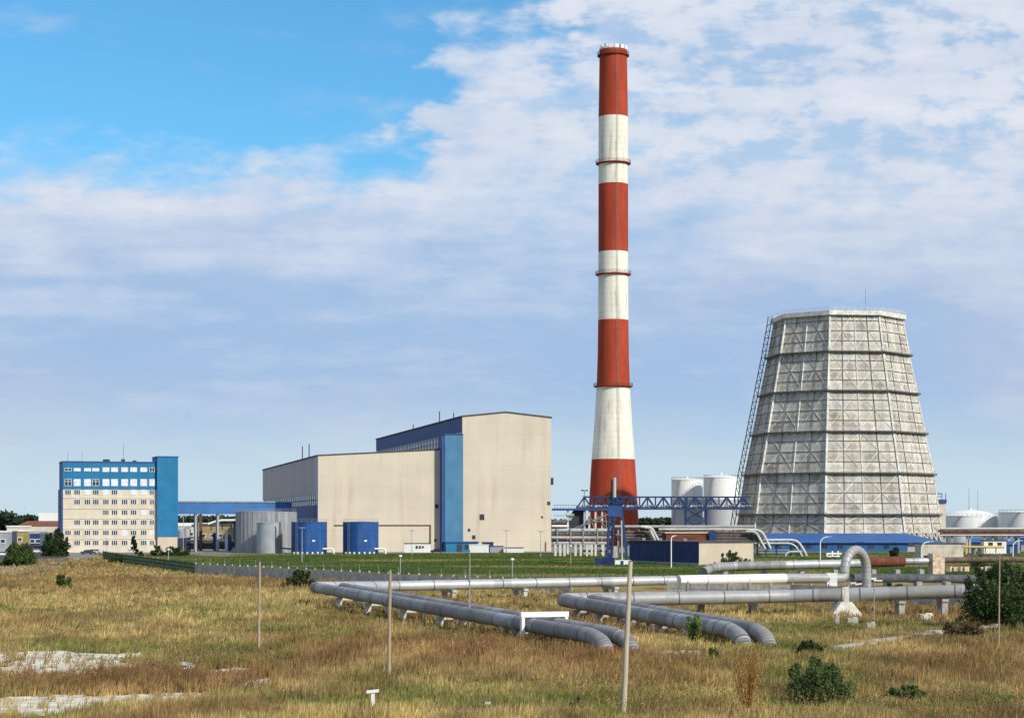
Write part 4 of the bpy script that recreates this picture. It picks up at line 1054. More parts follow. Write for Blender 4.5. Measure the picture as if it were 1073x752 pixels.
MB().box(gx(696,Yw),gx(742,Yw),Yw-3.3,Yw-1,gz(558.5,Yw),gz(557.2,Yw)).build('box_roof', MT['beige_plain'], rk)
MB().box(gx(742,Yw),gx(749,Yw),Yw-4,Yw-2,0,gz(556,Yw)).build('valve_box', MT['steelblue'], rk)

# right-hand rack
rk = thing('pipe_rack', 'rusty open pipe rack in front of the domed white tank', 'pipe rack', (gx(1030,610),610,0)); Yw = 610.0
for py, r, x0, x1, mm_ in ((553.6,.4,985,1090,'galvlight'),(556,.45,983,1090,'brownpipe'),(558.6,.35,985,1090,'rustpipe'),(560.5,.35,985,1090,'galvlight')):
    MB().tube([(gx(x0,Yw),Yw,gz(py,Yw)),(gx(x1,Yw),Yw,gz(py,Yw))], r, 10).build('pipe', MT[mm_], rk, smooth=40)
for px in (990,998,1014,1017,1032,1041,1058,1068,1082): MB().box(gx(px,Yw)-.3,gx(px,Yw)+.3,Yw+.6,Yw+1.1,0,gz(553,Yw)).build('post', MT['concrete'], rk)

# white looping ducts in front of the cooling tower
Yw = 560.0
wd = thing('white_duct_loop', 'pair of thick white ducts stepping down before the cooling tower', 'duct', (gx(810,Yw),Yw,0))
for pts, r in (([(782,555),(797,555),(806.5,574.5)],.45),([(781,556.5),(791,556.5),(801,575)],.45),([(782,574),(784,559),(789,556)],.4),([(783,565.5),(836,565.5),(845,581),(845,586)],.42),([(786,569),(832,569),(841,583)],.32),([(822,587),(824,578),(840,577.5)],.3)):
    MB().tube(fillet([(gx(a,Yw), Yw-(2 if r > .44 else 0), gz(b_,Yw)) for a, b_ in pts], 2), r*.85, 12).build('duct', MT['whitedull'], wd, smooth=40)
for px in (794,803,814,829,838): MB().box(gx(px,Yw)-.2,gx(px,Yw)+.2,Yw+.8,Yw+1.2,0,gz(566,Yw)).build('post', MT['steelblue'], wd)
m = MB()
for py in (576,579,582): m.beam((gx(797,Yw),Yw+1,gz(py,Yw)),(gx(842,Yw),Yw+1,gz(py,Yw)),.25)
m.build('rail', MT['steel'], wd)
# white fittings right of that, in front of the pump house wall
m = MB(); Yw = 545
for a, b_, c, d in ((866,580,882,580),(868,583,880,583),(872,577,872,586),(878,577,878,586),(866,580,868,586),(884,582,893,582)): m.tube([(gx(a,Yw),Yw,gz(b_,Yw)),(gx(c,Yw),Yw,gz(d,Yw))], .28, 8)
o = m.build('valve_station', MT['white'], org=(gx(874,Yw),Yw,0)); tag(o, 'small white pipe fittings before the blue pump house wall', 'pipe fitting')

# small white kiosk, blue roofs, yellow gas pipe on the right
ks = thing('kiosk', 'small white flat roofed kiosk with two square windows', 'building', (gx(1043,600),600,0))
MB().box(gx(1031,600),gx(1054.5,600),600,604,0,gz(566.3,600)).build('wall', MT['white'], ks)
MB().box(gx(1030.5,600),gx(1055,600),599.7,604.3,gz(566.3,600)+.01,gz(565.4,600)).build('roof', MT['roofdark'], ks)
for px in (1038, 1047.5): MB().box(gx(px-2.3,600),gx(px+2.3,600),599.93,599.996,gz(571.2,600),gz(568,600)).build('window', MT['glass'], ks)
for px0, px1, top, Yq, lab in ((1018,1030,563.5,640,'low dark blue shed left of the white kiosk'),(1055,1066,566.5,606,'small bright blue roofed hut right of white kiosk'),(1067,1090,558.5,660,'blue shed with sloping roof at far right edge')):
    t = thing('shed', lab, 'shed', (gx((px0+px1)/2,Yq),Yq,0)); z = gz(top,Yq)
    MB().box(gx(px0,Yq),gx(px1,Yq),Yq,Yq+5,0,z*.7).build('wall', MT['dkblue'], t)
    MB().add([(gx(px0,Yq)-.3,Yq-.4,z*.7+.01),(gx(px1,Yq)+.3,Yq-.4,z*.7+.01),(gx(px1,Yq)+.3,Yq+5.3,z),(gx(px0,Yq)-.3,Yq+5.3,z),(gx(px0,Yq)-.3,Yq+5.3,z*.7+.01),(gx(px1,Yq)+.3,Yq+5.3,z*.7+.01)],[(0,1,2,3),(0,3,4),(1,5,2),(4,3,2,5),(0,4,5,1)]).build('roof', MT['roofblue'], t)
    MB().box(gx(px0,Yq)+1,gx(px0,Yq)+2,Yq-.08,Yq-.004,.1,2).build('door', MT['steel'], t)
yg = thing('gas_pipe', 'yellow gas pipe raised on short posts right of pale concrete block', 'pipe', (gx(1035,585),585,0))
MB().tube([(gx(1009,585),585,gz(572.6,585)),(gx(1052,585),585,gz(573,585))], .33, 8).tube([(gx(1012,585),585,0),(gx(1012,585),585,gz(573,585))], .25, 8).build('pipe', MT['yellow'], yg)
for px in (1022,1033,1044): MB().box(gx(px,585)-.15,gx(px,585)+.15,585.35,585.6,0,gz(572,585)).build('post', MT['steel'], yg)
# ================================================================== district-heating pipelines
def gpipe(name, mats, parent, pts, r, rad=3.0, bands=5.0, n=20):
    path = fillet(pts, rad, 9) if len(pts) > 2 else [Vector(p) for p in pts]
    if mats in (MT['galv'], MT['galvmid'], MT['galvlight']):      # sheet sections of slightly different age
        vv = [MT['galv'], MT['galv_b'], MT['galv_c']] if mats == MT['galv'] else [mats, MT['galvmid_b'] if mats == MT['galvmid'] else MT['galvmid'], mats]
        den = [path[0]]
        for a, b in zip(path, path[1:]):
            k = max(1, int((b-a).length/2.5)); den += [a.lerp(b, (j+1)/k) for j in range(k)]
        mb_ = MB()
        for j, (a, b) in enumerate(zip(den, den[1:])):
            if j % random.choice((1,1,2)) == 0: mb_.mat(random.choice((0,0,1,2)))
            e = (b-a).normalized()*.012; mb_.tube([a-e, b+e], r*(1+random.uniform(-.006,.006)), n)
        o = mb_.build(name, vv, parent, smooth=50)
    else: o = MB().tube(path, r, n).build(name, mats, parent, smooth=50)
    mb = MB(); acc = bands*.6                      # strap seams of the sheet cladding
    for a, b in zip(path, path[1:]):
        L_ = (b-a).length; d = (b-a).normalized() if L_ > 1e-6 else None; t = bands-acc
        if L_ > 1e-6:
            while t < L_: q = a+d*t; MB().tube([q-d*.06, q+d*.06], r+.022, n).build('strap', MT['strap'], o, smooth=40); t += bands
            acc = (acc+L_) % bands
    return o
def trestle(parent, p, ang, width, zpipe, m='concrete', mb=None):
    """concrete saddle under a pair of pipes: two stub columns and a cross beam"""
    x, y = p; ca, sa = math.cos(ang), math.sin(ang); m_ = MB()
    for s in (-1, 1): m_.rbox((x+s*width*.42*ca, y+s*width*.42*sa, (zpipe-.3)/2-.25), (.55,.6,zpipe-.3+.5), ang)
    m_.rbox((x, y, zpipe-.15), (width+.5,.7,.3), ang)
    return m_.build('support', MT[m], parent)

def axis(p, q):
    d = Vector((q[0]-p[0], q[1]-p[1])).normalized(); return d, Vector((-d.y, d.x))
# west line: comes along the wall from the arch, turns at the west corner and runs towards us
rP = .68
wl_ = thing('pipeline', 'western pair of grey pipes passing under white frame and diving into the grass', 'pipeline', (-10,240,0), group='overground heating pipelines')
A0 = Vector((-23.8,231.0)); A1 = Vector((6.4,147.5)); dA, _ = axis(A0, A1); nA = Vector((-dA.y, dA.x)); nA = nA if nA.x > 0 else -nA
B0 = Vector((gx(868,281),281.0)); dB = (B0-Vector((-23.0,235))).normalized(); nB = Vector((dB.y,-dB.x)); nB = nB if nB.y < 0 else -nB
zc_ = 1.62
W1 = Vector((gx(405.6,242.5),242.5)); W2 = Vector((gx(707,263),263)); W3 = B0
def V3(v, z): return Vector((v.x, v.y, z))
off = 2.1
# inner pipe (front on the far leg)
ci = A0 + nA*off + Vector((.6,.9))
gpipe('pipe', MT['galvlight'], wl_, [V3(W2,2.25), V3(W1,2.14), V3(Vector((ci.x+1.0, ci.y+1.2)),2.36), V3(ci-dA*-2.5,2.36)], .62, 2.2)
gpipe('pipe', MT['galv'], wl_, [V3(ci+dA*2.3,2.37), V3(A1+nA*off-dA*.5,1.55), V3(A1+nA*off+dA*2.2,1.0), V3(A1+nA*off+dA*3.0,-1.2)], .63, 3.0)
# outer pipe
gpipe('pipe', MT['galvlight'], wl_, [V3(W3+Vector((-2,1.6)),2.0), V3(W2+Vector((-1,2.1)),2.2), V3(W1+Vector((-1,2.2)),2.1), V3(A0-dA*3.0+Vector((.8,.2)),2.38), V3(A0,2.38)], .62, [2.0,2.0,3.2])
gpipe('pipe', MT['galv'], wl_, [V3(A0-dA*.4,2.40), V3(A1-dA*.5,1.55), V3(A1+dA*2.2,1.0), V3(A1+dA*3.0,-1.2)], .64, 3.0)
sl = MB().tube([V3(W2+(W3-W2)*.02,2.25), V3(W2+(W3-W2)*.70,2.14)], .70, 24).build('white_sleeve', MT['white'], wl_, smooth=50)
aA = math.atan2(nA.y, nA.x)
LA = (A1-A0).length
for q in (.13,.27,.42,.56,.80): p = A0+dA*(LA*q)+nA*off/2; trestle(wl_, p, aA, off+.6, 2.38-.85*q-.66, 'paleconc')
for px, y in ((545,251.5),(640,258),(470,246.5)): trestle(wl_, (gx(px,y),y+1.0), math.atan2(dB.x,-dB.y), off+.4, 1.52)
# white anchor frame straddling the pair
p = A0+dA*(LA*.845)+nA*off/2; m = MB(); ca, sa = math.cos(aA), math.sin(aA); wf = 4.3
for s in (-1,1): m.rbox((p.x+s*(wf/2-.2)*ca, p.y+s*(wf/2-.2)*sa, 1.1), (.26,.5,2.7), aA)
m.rbox((p.x, p.y, 2.60), (wf,.5,.42), aA); m.build('anchor_frame', MT['white'], wl_)
# expansion arch on the front pipe
aw = thing('pipe_arch', 'tall silver expansion arch rising from the white pipe', 'pipe arch', (gx(896,291),291,0))
Pl, Pr = Vector((gx(885,282),282.0)), Vector((gx(908,287),287.0)); dv = (Pr-Pl)
S_ = W2+(W3-W2)*.70
path = [V3(S_,2.14), V3(W3,2.0), V3(Pl-dv.normalized()*.7,2.0), V3(Pl-dv.normalized()*.15,2.2), V3(Pl,2.6)]
cz = gz(577.5,284)-dv.length/2+.2
path += [V3(Pl,cz)] + [V3(Pl.lerp(Pr,.5)-dv*.5*math.cos(math.pi*k/14), cz+dv.length/2*math.sin(math.pi*k/14)) for k in range(1,14)] + [V3(Pr,cz), V3(Pr,1.2), V3(Pr,-.3)]
MB().tube(path, .70, 20).build('pipe', MT['galvmid'], aw, smooth=50)
m = MB()
for k in range(1, 17):
    a = Vector(path[min(4+k, len(path)-2)]); b = Vector(path[min(5+k, len(path)-1)]); d = (b-a).normalized(); m.tube([a-d*.05,a+d*.05], .735, 20)
m.build('strap', MT['galv'], aw, smooth=40)
MB().rbox((gx(871,281), 281.2, 1.4), (1.5,1.9,2.7), 0).build('anchor_block', MT['white'], aw)
# dark insulated pipe carrying on to the right behind
dk = thing('pipeline', 'dark wrapped pipe running right from the foot of the silver arch', 'pipeline', (gx(950,296),296,0), group='overground heating pipelines')
gpipe('pipe', MT['darkpipe'], dk, [(gx(893,292),292,1.7),(gx(960,297),297,1.55),(gx(1012,300),300,1.3),(gx(1300,318),318,1.2)], .68, 3)
for px in (900,930,962,992,1030): MB().box(gx(px,296)-.4,gx(px,296)+.4,294.8,297.6,-.2,1.0).build('support', MT['concrete'], dk)
m = MB()
for a, b_ in ((892,611),(900,612),(907,611)): m.beam((gx(a-4,290),290,gz(b_,290)),(gx(a+5,290),290,gz(b_-1,290)),.22)
m.beam((gx(908,290),290,gz(606,290)),(gx(918,290),290,gz(606,290)),.3); m.build('bracket', MT['white'], dk)

# east line: from the right, corner, two pipes towards us
el = thing('pipeline', 'eastern pair of big grey pipes, elbow ends nosing into grass beside a sapling', 'pipeline', (12,190,0), group='overground heating pipelines')
C0 = Vector((5.55,203.5)); C1 = Vector((18.1,155.2)); dC, _ = axis(C0, C1); nC = Vector((-dC.y, dC.x)); nC = nC if nC.x > 0 else -nC
E1 = Vector((gx(829,208),208.0)); E2 = Vector((gx(1012,204),204.0)); E3 = Vector((gx(1330,199),199))
ci = C0+nC*off+Vector((.3,.4))
gpipe('pipe', MT['galvmid'], el, [V3(E3,4.2), V3(E2,2.95), V3(E1,2.25), V3(Vector((ci.x+2,ci.y+.6)),1.98), V3(ci+dC*2.6,1.96)], .72, [.5,.5,2.4])
gpipe('pipe', MT['galv'], el, [V3(ci+dC*2.3,1.96), V3(C1+nC*off-dC*.8,1.52), V3(C1+nC*off+dC*2.0,.9), V3(C1+nC*off+dC*2.8,-1.3)], .68, 3.2)
gpipe('pipe', MT['galvmid'], el, [V3(E3+Vector((0,2.3)),4.1), V3(E2+Vector((0,2.3)),2.85), V3(E1+Vector((0,2.3)),2.15), V3(C0-dC*2.8+Vector((1.2,.4)),1.98), V3(C0,1.98)], .70, [.5,.5,3.0])
gpipe('pipe', MT['galv'], el, [V3(C0-dC*.3,1.98), V3(C1-dC*.8,1.52), V3(C1+dC*2.0,.9), V3(C1+dC*2.8,-1.3)], .69, 3.2)
aC = math.atan2(nC.y, nC.x); LC = (C1-C0).length
for q in (.10,.26,.44,.62,.80): p = C0+dC*(LC*q)+nC*off/2; trestle(el, p, aC, off+.6, 1.98-.4*q-.74)
for px, z in ((680,1.2),(735,1.3),(790,1.4),(945,1.85),(990,2.1),(1110,2.55),(1220,3.0)):
    y = np.interp(px, [612,829,1012,1330], [212,208,204,199]); trestle(el, (gx(px,y),y+1.1), math.pi/2, off+.3, z)
# pale saddle block under the long right pipe
y = 205.5; x = gx(885.5,y)
MB().add([(x-2.1,y-1.5,-.2),(x+2.1,y-1.5,-.2),(x+2.1,y+2.8,-.2),(x-2.1,y+2.8,-.2),(x-.6,y-1.0,1.75),(x+.6,y-1.0,1.75),(x+.6,y+2.6,1.75),(x-.6,y+2.6,1.75)],
   [(0,3,2,1),(4,5,6,7),(0,1,5,4),(1,2,6,5),(2,3,7,6),(3,0,4,7)]).build('saddle_block', MT['paleconc'], el)
MB().tube([V3(E1.lerp(E2,.30),2.46), V3(E1.lerp(E2,.325),2.477)], .83, 20).box(x-.25,x+.25,y-.98,y-.76,1.7,3.4).build('saddle_strap', MT['paleconc'], el, smooth=40)

# line behind the wall: grey pipe with upturned bow-like end, rusty stretch, block, brown pipe
bl = thing('pipeline', 'far silver pipe behind the wall with tapered left end and rust red stretch', 'pipeline', (gx(850,362),362,0), group='overground heating pipelines')
zt_ = 2.15
gpipe('pipe', MT['galv'], bl, [(gx(737.5,352),352,1.0),(gx(746,354),354,1.75),(gx(775,357),357,2.0),(gx(822,360),360,2.1)], .86, 3)
gpipe('pipe', MT['galvlight'], bl, [(gx(820,360),360,2.1),(gx(908,363),363,2.35)], .82)
gpipe('rusty_pipe', MT['rustpipe'], bl, [(gx(902,363),363,2.5),(gx(947,365),365,2.7)], .98, bands=3)
gpipe('pipe', MT['galvlight'], bl, [(gx(946,365),365,2.7),(gx(978,366),366,2.75)], .62)
MB().rbox((gx(981,366),366,2.2), (2.4,2.4,3.9), .2).build('foam_joint', MT['foam'], bl)
gpipe('brown_pipe', MT['brownpipe'], bl, [(gx(984,366),366,2.9),(gx(1030,368),368,2.95),(gx(1300,380),380,2.95)], .55)
for px in (760,800,840,875,915,940,965): MB().box(gx(px,362)-.4,gx(px,362)+.4,361,364,-.1,1.2).build('support', MT['concrete'], bl)
m = MB()
for k, px in enumerate((992,998,1003,1009,1024,1032)): m.rbox((gx(px,367),365,gz(595.5,367)), (random.uniform(.7,1.2),1,random.uniform(.6,1.1)), random.random())
m.build('foam_scrap', MT['foam'], bl)
gpipe('pipe', MT['galv'], thing('pipeline', 'short grey pipe peeping out right behind the big dark bush', 'pipeline', (gx(1075,196),196,0), group='overground heating pipelines'), [(gx(1058,196),196,3.5),(gx(1300,186),186,3.9)], .75)

# ================================================================== walls and fences
def wall(name, label, pts, h, span, ph=None, m='fenceconc', pm='concrete', post_every=1):
    t = thing(name, label, 'fence', (pts[0][0], pts[0][1], 0)); k = 0; posts = 0
    P = [Vector(p) for p in pts]
    for a, b in zip(P, P[1:]):
        L_ = (b-a).length; n = max(1, round(L_/span)); d = (b-a)/n; ang = math.atan2(d.y, d.x)
        for q in range(n):
            c = a+d*(q+.5); hh = h+random.uniform(-.06,.06)
            m_ = MB(); l = d.length-.22
            m_.rbox((c.x,c.y,hh/2-.15), (l,.12,hh+.3), ang+random.uniform(-.012,.012))
            nv = Vector((d.y,-d.x)).normalized()*.07
            for z in (hh*.33, hh*.66): m_.rbox((c.x+nv.x,c.y+nv.y,z), (l,.05,.10), ang)
            m_.build('panel', MT[m], t)
            pp = a+d*q; po = MB().rbox((pp.x,pp.y,h/2), (.24,.26,h+.5), ang)
            if ph and k % 2 == 0: po.rbox((pp.x,pp.y,h+.25+ph/2), (.045,.045,ph*random.uniform(.6,1.1)), ang)
            po.build('post', MT[pm], t); k += 1
    if ph:
        wr = MB()
        for z in (h+.35+ph*.3, h+.35+ph*.6, h+.2+ph):
            for a, b in zip(P, P[1:]): wr.beam((a.x,a.y,z),(b.x,b.y,z),.025)
        wr.build('wire', MT['steel'], t)
    return t
def fp(px, y): return (gx(px,y), y)
wall('concrete_fence', 'long grey concrete panel fence between dry field and green lawn', [fp(205,374),fp(330,330),fp(450,295),fp(540,277),fp(600,268)], 2.0, 3.4, 1.0)
wall('concrete_fence', 'grey concrete panel fence running under and behind the right pipes', [fp(700,260),fp(830,252),fp(930,240),fp(1020,226),fp(1115,215),fp(1330,210)], 2.0, 3.2, .8)
# green mesh fence on the left: posts, rails and close pales
t = thing('mesh_fence', 'dark green pale fence bounding the lawn before the office block', 'fence', (*fp(112,500),0))
P = [Vector(fp(*q)) for q in ((108,520),(116,500),(128,470),(150,440),(205,374))]; bars = MB()
for a, b in zip(P, P[1:]):
    d = b-a; n = max(2, int(d.length/.45)); pn = max(1, int(d.length/6))
    for q in range(n): p = a+d*(q/n); bars.beam((p.x,p.y,.1),(p.x,p.y,2.1),.10)
    for z in (.4,1.2,2.0): bars.beam((a.x,a.y,z),(b.x,b.y,z),.09)
    for q in range(pn): p = a+d*(q/pn); MB().box(p.x-.1,p.x+.1,p.y-.1,p.y+.1,-.2,2.4).build('post', MT['dark'], t)
gm = mat('green_fence_paint', (.03,.055,.035), .7, scale=1, var=.2)
bars.build('pales', gm, t)

# ================================================================== poles
def pole(label, px, py, pxt, pyt, Y, r0, r1, m, group='bare poles in the field', extra=None):
    x, xt, z = gx(px,Y), gx(pxt,Y), gz(pyt,Y)
    t = thing('pole', label, 'pole', (x,Y,0), group=group)
    lean = random.uniform(-.05,.05)
    MB().tube([Vector((x,Y,-.4)).lerp(Vector((xt,Y+lean,z)), k/8)+Vector((random.uniform(-.012,.012),0,0)) for k in range(9)], [r0+(r1-r0)*k/8 for k in range(9)], 12).build('shaft', m, t, smooth=50)
    MB().tube([(xt,Y+lean,z),(xt,Y+lean,z+.05)], [r1*.98,r1*.6], 12).build('cap', MT['dark'], t)
    m_ = MB()
    if extra: extra(m_, x, xt, Y, z)
    if m_.f: m_.build('fitting', MT['dark'], t)
    return t
def ex1(m, x, xt, Y, z):
    for k in (.3,.62): zz = z*k; xx = x+(xt-x)*k; m.tube([(xx,Y,zz-.03),(xx,Y,zz+.03)], .125, 12)
pole('thick leaning pale pole nearest the viewer, dark on its left side', 652.4, 755, 660.6, 588, 100, .155, .115, MT['poleconc'])
pole('slim straight weathered timber pole before the western pipes', 407.5, 715, 408.6, 597, 123.5, .12, .095, MT['wood'])
pole('pale timber pole alone in the left field', 271, 683, 272, 588, 152.5, .125, .10, MT['wood'], extra=ex1)
pole('thin grey metal pole beside the white anchor frame', 491.8, 664, 492.2, 576, 177, .085, .06, MT['steel'])
pole('thin brown pole in front of the big dark bush', 1046.3, 682, 1047.3, 581, 153, .075, .055, MT['wood'])
for px, py, top, lab in ((1.5e9,0,0,''),): pass
def lamp_short(px, top, base, label):
    Y = gy(base); x = gx(px,Y); z = gz(top,Y)
    t = thing('post_lamp', label, 'lamp', (x,Y,0), group='short white headed lawn lamps')
    MB().tube([(x,Y,-.1),(x,Y,z-.2)], .09, 8).build('pole', MT['greypaint'], t)
    s = z/5.5
    MB().lathe([(.12,z-.25),(.34,z-.1),(.36,z+.12),(.12,z+.28)], 12, (x,Y)).build('lamp_head', MT['white'], t, smooth=40)
for px, top, base, lab in ((419.5,582.5,601,'white headed lamp behind the fence near the timber pole'),(536.8,586,606,'white headed lamp behind the fence above the silver pipe'),(176.5,575.5,592,'white headed lamp by the round shrubs under blue stair tower'),(135.6,575,590,'white headed lamp left of the conifer shrub'),(112,563,583,'white headed lamp near parked dark car'),(598,572,591,'white headed lamp on lawn below the pipe rack')):
    lamp_short(px, top, base, lab)
def lamp_tall(px, top, base, label, arm=0.0):
    Y = gy(base); x = gx(px,Y); z = gz(top,Y)
    t = thing('street_lamp', label, 'street lamp', (x,Y,0), group='thin grey street lamps')
    if arm:
        a = arm*Y/F; pth = fillet([(x,Y,-.2),(x,Y,z-.55*abs(a)),(x+a*.35,Y,z-.12*abs(a)),(x+a,Y,z)], 1.0)
        MB().tube(pth, .10 if Y < 420 else .13, 8).build('pole', MT['white'], t, smooth=50)
        MB().box(min(x+a*.95,x+a*1.3),max(x+a*.95,x+a*1.3),Y-.2,Y+.2,z-.1,z+.12).build('lamp_head', MT['greypaint'], t)
    else:
        MB().tube([(x,Y,-.2),(x,Y,z)], [.12,.08], 8).build('pole', MT['greypaint'], t)
        MB().box(x-.8,x+.8,Y-.25,Y+.25,z,z+.2).build('lamp_head', MT['steel'], t)
for px, top, base, lab, arm in ((431.5,556,581,'thin street lamp in front of the white container',0),(530.5,556,580,'thin street lamp by the white cabins',0),(566.5,557,584,'thin street lamp near right end of the tall hall',0),
   (192,540,582.5,'pale lamp post standing before the blue walkway',0),(25.3,531,556,'tall street lamp over the red roofed house',0),(612.8,520,579,'tall lamp post in front of the pipe rack',0),(316.5,553,589,'pale lamp post in front of left blue tank',0),
   (703.3,561,595,'curved white street lamp before the navy shed',4.5),(859.5,562,589,'curved white street lamp by the white ducts',9),(965.3,567,602,'leaning white street lamp in front of concrete block',10),(1061.5,566,590,'curved pale street lamp on the far right lawn',8)):
    lamp_tall(px, top, base, lab, arm)
# sign-like post with a flat top among the grass
Y = 182.0; x = gx(916,Y); t = thing('marker_post', 'thin post with flat white top in front of the long right pipe', 'post', (x,Y,0))
MB().tube([(x,Y,-.2),(x,Y,gz(608.5,Y))], .055, 8).build('post', MT['steel'], t); MB().box(x-.05,x+.75,Y-.2,Y+.2,gz(608.5,Y),gz(607.4,Y)).build('plate', MT['white'], t)
Y = 103.0; x = gx(390.8,Y); t = thing('marker_post', 'small white T shaped marker in green grass at the bottom', 'post', (x,Y,0)); z0 = gh(x,Y)
MB().box(x-.09,x+.09,Y-.07,Y+.07,0,z0+.95).build('post', MT['white'], t)
MB().add([(x-.34,Y-.12,z0+.93),(x+.32,Y-.12,z0+1.0),(x+.32,Y+.12,z0+1.0),(x-.34,Y+.12,z0+.93),(x-.34,Y-.12,z0+1.08),(x+.32,Y-.12,z0+1.15),(x+.32,Y+.12,z0+1.15),(x-.34,Y+.12,z0+1.08)],[(0,3,2,1),(4,5,6,7),(0,1,5,4),(1,2,6,5),(2,3,7,6),(3,0,4,7)]).build('plate', MT['white'], t)
# concrete bits lying in the field
def slab(label, px0, py0, px1, py1, wd, z=.32):
    a, b = Vector(gp(px0,py0)), Vector(gp(px1,py1)); d = (b-a).normalized(); n_ = Vector((-d.y,d.x)); m = MB(); n = 10; L_ = (b-a).length
    for k in range(n):
        p, q = a+d*L_*k/n, a+d*(L_*(k+1)/n-.15); za = gh(*((p+q)/2))+z+.06; j = random.uniform(-.08,.08)
        w0 = wd*random.uniform(.8,1.1)/2
        c = [p-n_*w0, q-n_*w0, q+n_*w0, p+n_*w0]; m.add([(v.x,v.y,za-.5) for v in c]+[(v.x,v.y,za+j) for v in c], [(0,3,2,1),(4,5,6,7),(0,1,5,4),(1,2,6,5),(2,3,7,6),(3,0,4,7)])
    o = m.build('concrete_kerb', MT['concrete'], org=(a.x,a.y,0)); tag(o, label, 'kerb')
slab('long broken pale concrete kerb crossing the right field', 878, 686, 985, 669, .8)
slab('short pale concrete strip in grass below the elbow pipes', 662, 690, 735, 690.5, .9)
slab('tail of pale kerb running on behind the thin brown pole', 990, 668, 1062, 660, .7)
def block(label, px, py, w_, h_, m='paleconc', d_=.7):
    x, y = gp(px,py); z0 = gh(x,y); a = random.uniform(-.3,.3); mb = MB(); mb.rbox((x,y,z0+h_/2), (w_,d_,h_), a); mb.rbox((x+.2*w_,y+.05,z0+h_+.04), (w_*.5,d_*.6,.12), a+.1)
    tag(mb.build('concrete_block', MT[m], org=(x,y,0)), label, 'block', 'concrete scraps in the right field')
block('pale concrete lump standing in grass below the saddle support', 893, 657, 1.0, .6, 'concrete'); block('dark stubby concrete scrap left of the pale lump', 877, 657, .4, .7, 'fenceconc')
block('small dark concrete scrap right of the pale lump', 912, 662, .8, .6, 'fenceconc'); block('flat pale slab lying in the field left of the dark bush', 970, 651, 1.4, .6)
block('dark broken block beside the broken kerb', 1004, 672, 2.0, .55, 'fenceconc'); block('flat white scrap in grass at the bottom edge', 509, 748, .55, .28, 'white', .3)

# ================================================================== bushes and trees
GREEN = (.065,.105,.024); DKG = (.034,.062,.02); LIGHTG = (.09,.14,.028)
def bush(name, label, px, base, w_px, h_px, col, n, leaf, cat='bush', group=None, Y=None, squash=1.0, nc=14, org=None):
    Y = Y or gy(base); x = gx(px,Y); w_ = w_px*Y/F/2; h_ = h_px*Y/F; z0 = gh(x,Y) if Y < 330 else 0
    t = thing(name, label, cat, (x,Y,0), group=group)
    m = MB()
    for k in range(7):
        a = random.uniform(0,6.28); rr = random.uniform(.2,.7)*w_; q = Vector((x+rr*math.cos(a), Y+rr*math.sin(a)*.8, z0+h_*random.uniform(.5,.85)))
        b0 = Vector((x+random.uniform(-.12,.12)*w_, Y+random.uniform(-.12,.12)*w_, -.1)); mid = b0.lerp(q,.5)+Vector((random.uniform(-.1,.1)*w_,0,h_*.08))
        m.tube([b0,mid,q], [.03+h_*.018,.02+h_*.01,.012], 6, caps=False)
    m.build('stems', MT['wood'], t)
    cl = []
    for k in range(nc):
        a = random.uniform(0,6.28); rr = math.sqrt((k+.5)/nc)*.84*w_; hz_ = random.uniform(.10,.80)
        lim = math.sqrt(max(.05, 1-(rr/(w_+1e-6))**2))
        c = (x+rr*math.cos(k*2.4), Y+rr*math.sin(k*2.4), z0+h_*hz_*lim*random.uniform(.85,1.1)); s = random.uniform(.20,.38)
        cl.append((c, (w_*s, w_*s, h_*random.uniform(.16,.26))))
    for k in range(max(4, nc//3)):      # stray shoots breaking the outline
        a = random.uniform(0,6.28); rr = random.uniform(.1,.85)*w_; c = (x+rr*math.cos(a), Y+rr*math.sin(a), z0+h_*random.uniform(.75,.97)*(1-.4*(rr/w_)**2)); cl.append((c, (w_*.10,w_*.10,h_*.13)))
    foliage('foliage', cl, n, leaf, col, t, (x,Y,0)); return t
bush('bush', 'round mid green bush on the grey yard at the far left', 20, 598, 36, 25, GREEN, 7000, .4, Y=440, nc=30)
bush('bush', 'dark round bush in front of the office left corner', 58, 584, 31, 28, DKG, 6000, .5, Y=560, nc=30)
bush('bush', 'small loose green bush alone in dry grass on the left', 67, 618, 16, 16, GREEN, 1400, .30)
bush('bush', 'broad olive bush by the fence at the pipe corner', 314, 616, 34, 20, (.05,.065,.02), 2600, .30, Y=290)
bush('bush', 'big dense dark bush at the right edge', 1050, 655, 84, 70, (.05,.085,.028), 22000, .20, Y=182, nc=60)
bush('bush', 'leafy dark green bush nearest the viewer on the right', 859, 744, 70, 52, (.085,.13,.04), 14000, .11, nc=40)
bush('bush', 'low green bush growing right of the nearest dark bush', 950, 738, 46, 17, (.085,.125,.035), 4500, .12, nc=34)
bush('bush', 'small dark shrub at the end of the broken kerb', 847, 690, 30, 17, (.035,.06,.018), 1800, .17)
bush('bush', 'tangled brown weed bush beside the broken kerb', 1008, 673, 44, 24, (.12,.08,.035), 2600, .16)
bush('bush', 'small dark weed tuft at foot of leaning pole', 605, 752, 22, 14, (.04,.075,.018), 1200, .12)
bush('bush', 'green scrub in front of dark pipe left of the big bush', 935, 628, 50, 20, GREEN, 2400, .24, Y=240)
bush('bush', 'grey green bush against the pale end wall of navy shed', 766, 591, 24, 15, (.06,.09,.03), 1600, .35, Y=445)
bush('bush', 'small scrub at the end of the pale shed wall', 783, 592, 14, 7, (.07,.09,.03), 700, .3, Y=446)
for px, lab in ((165,'round trimmed shrub left of two others under the blue stair tower'),(180,'round trimmed shrub under the middle of blue stair tower'),(191,'dark shrub beside the pale lamp post by the walkway')):
    bush('bush', lab, px, 583, 16, 12, DKG, 1100, .4, Y=560)
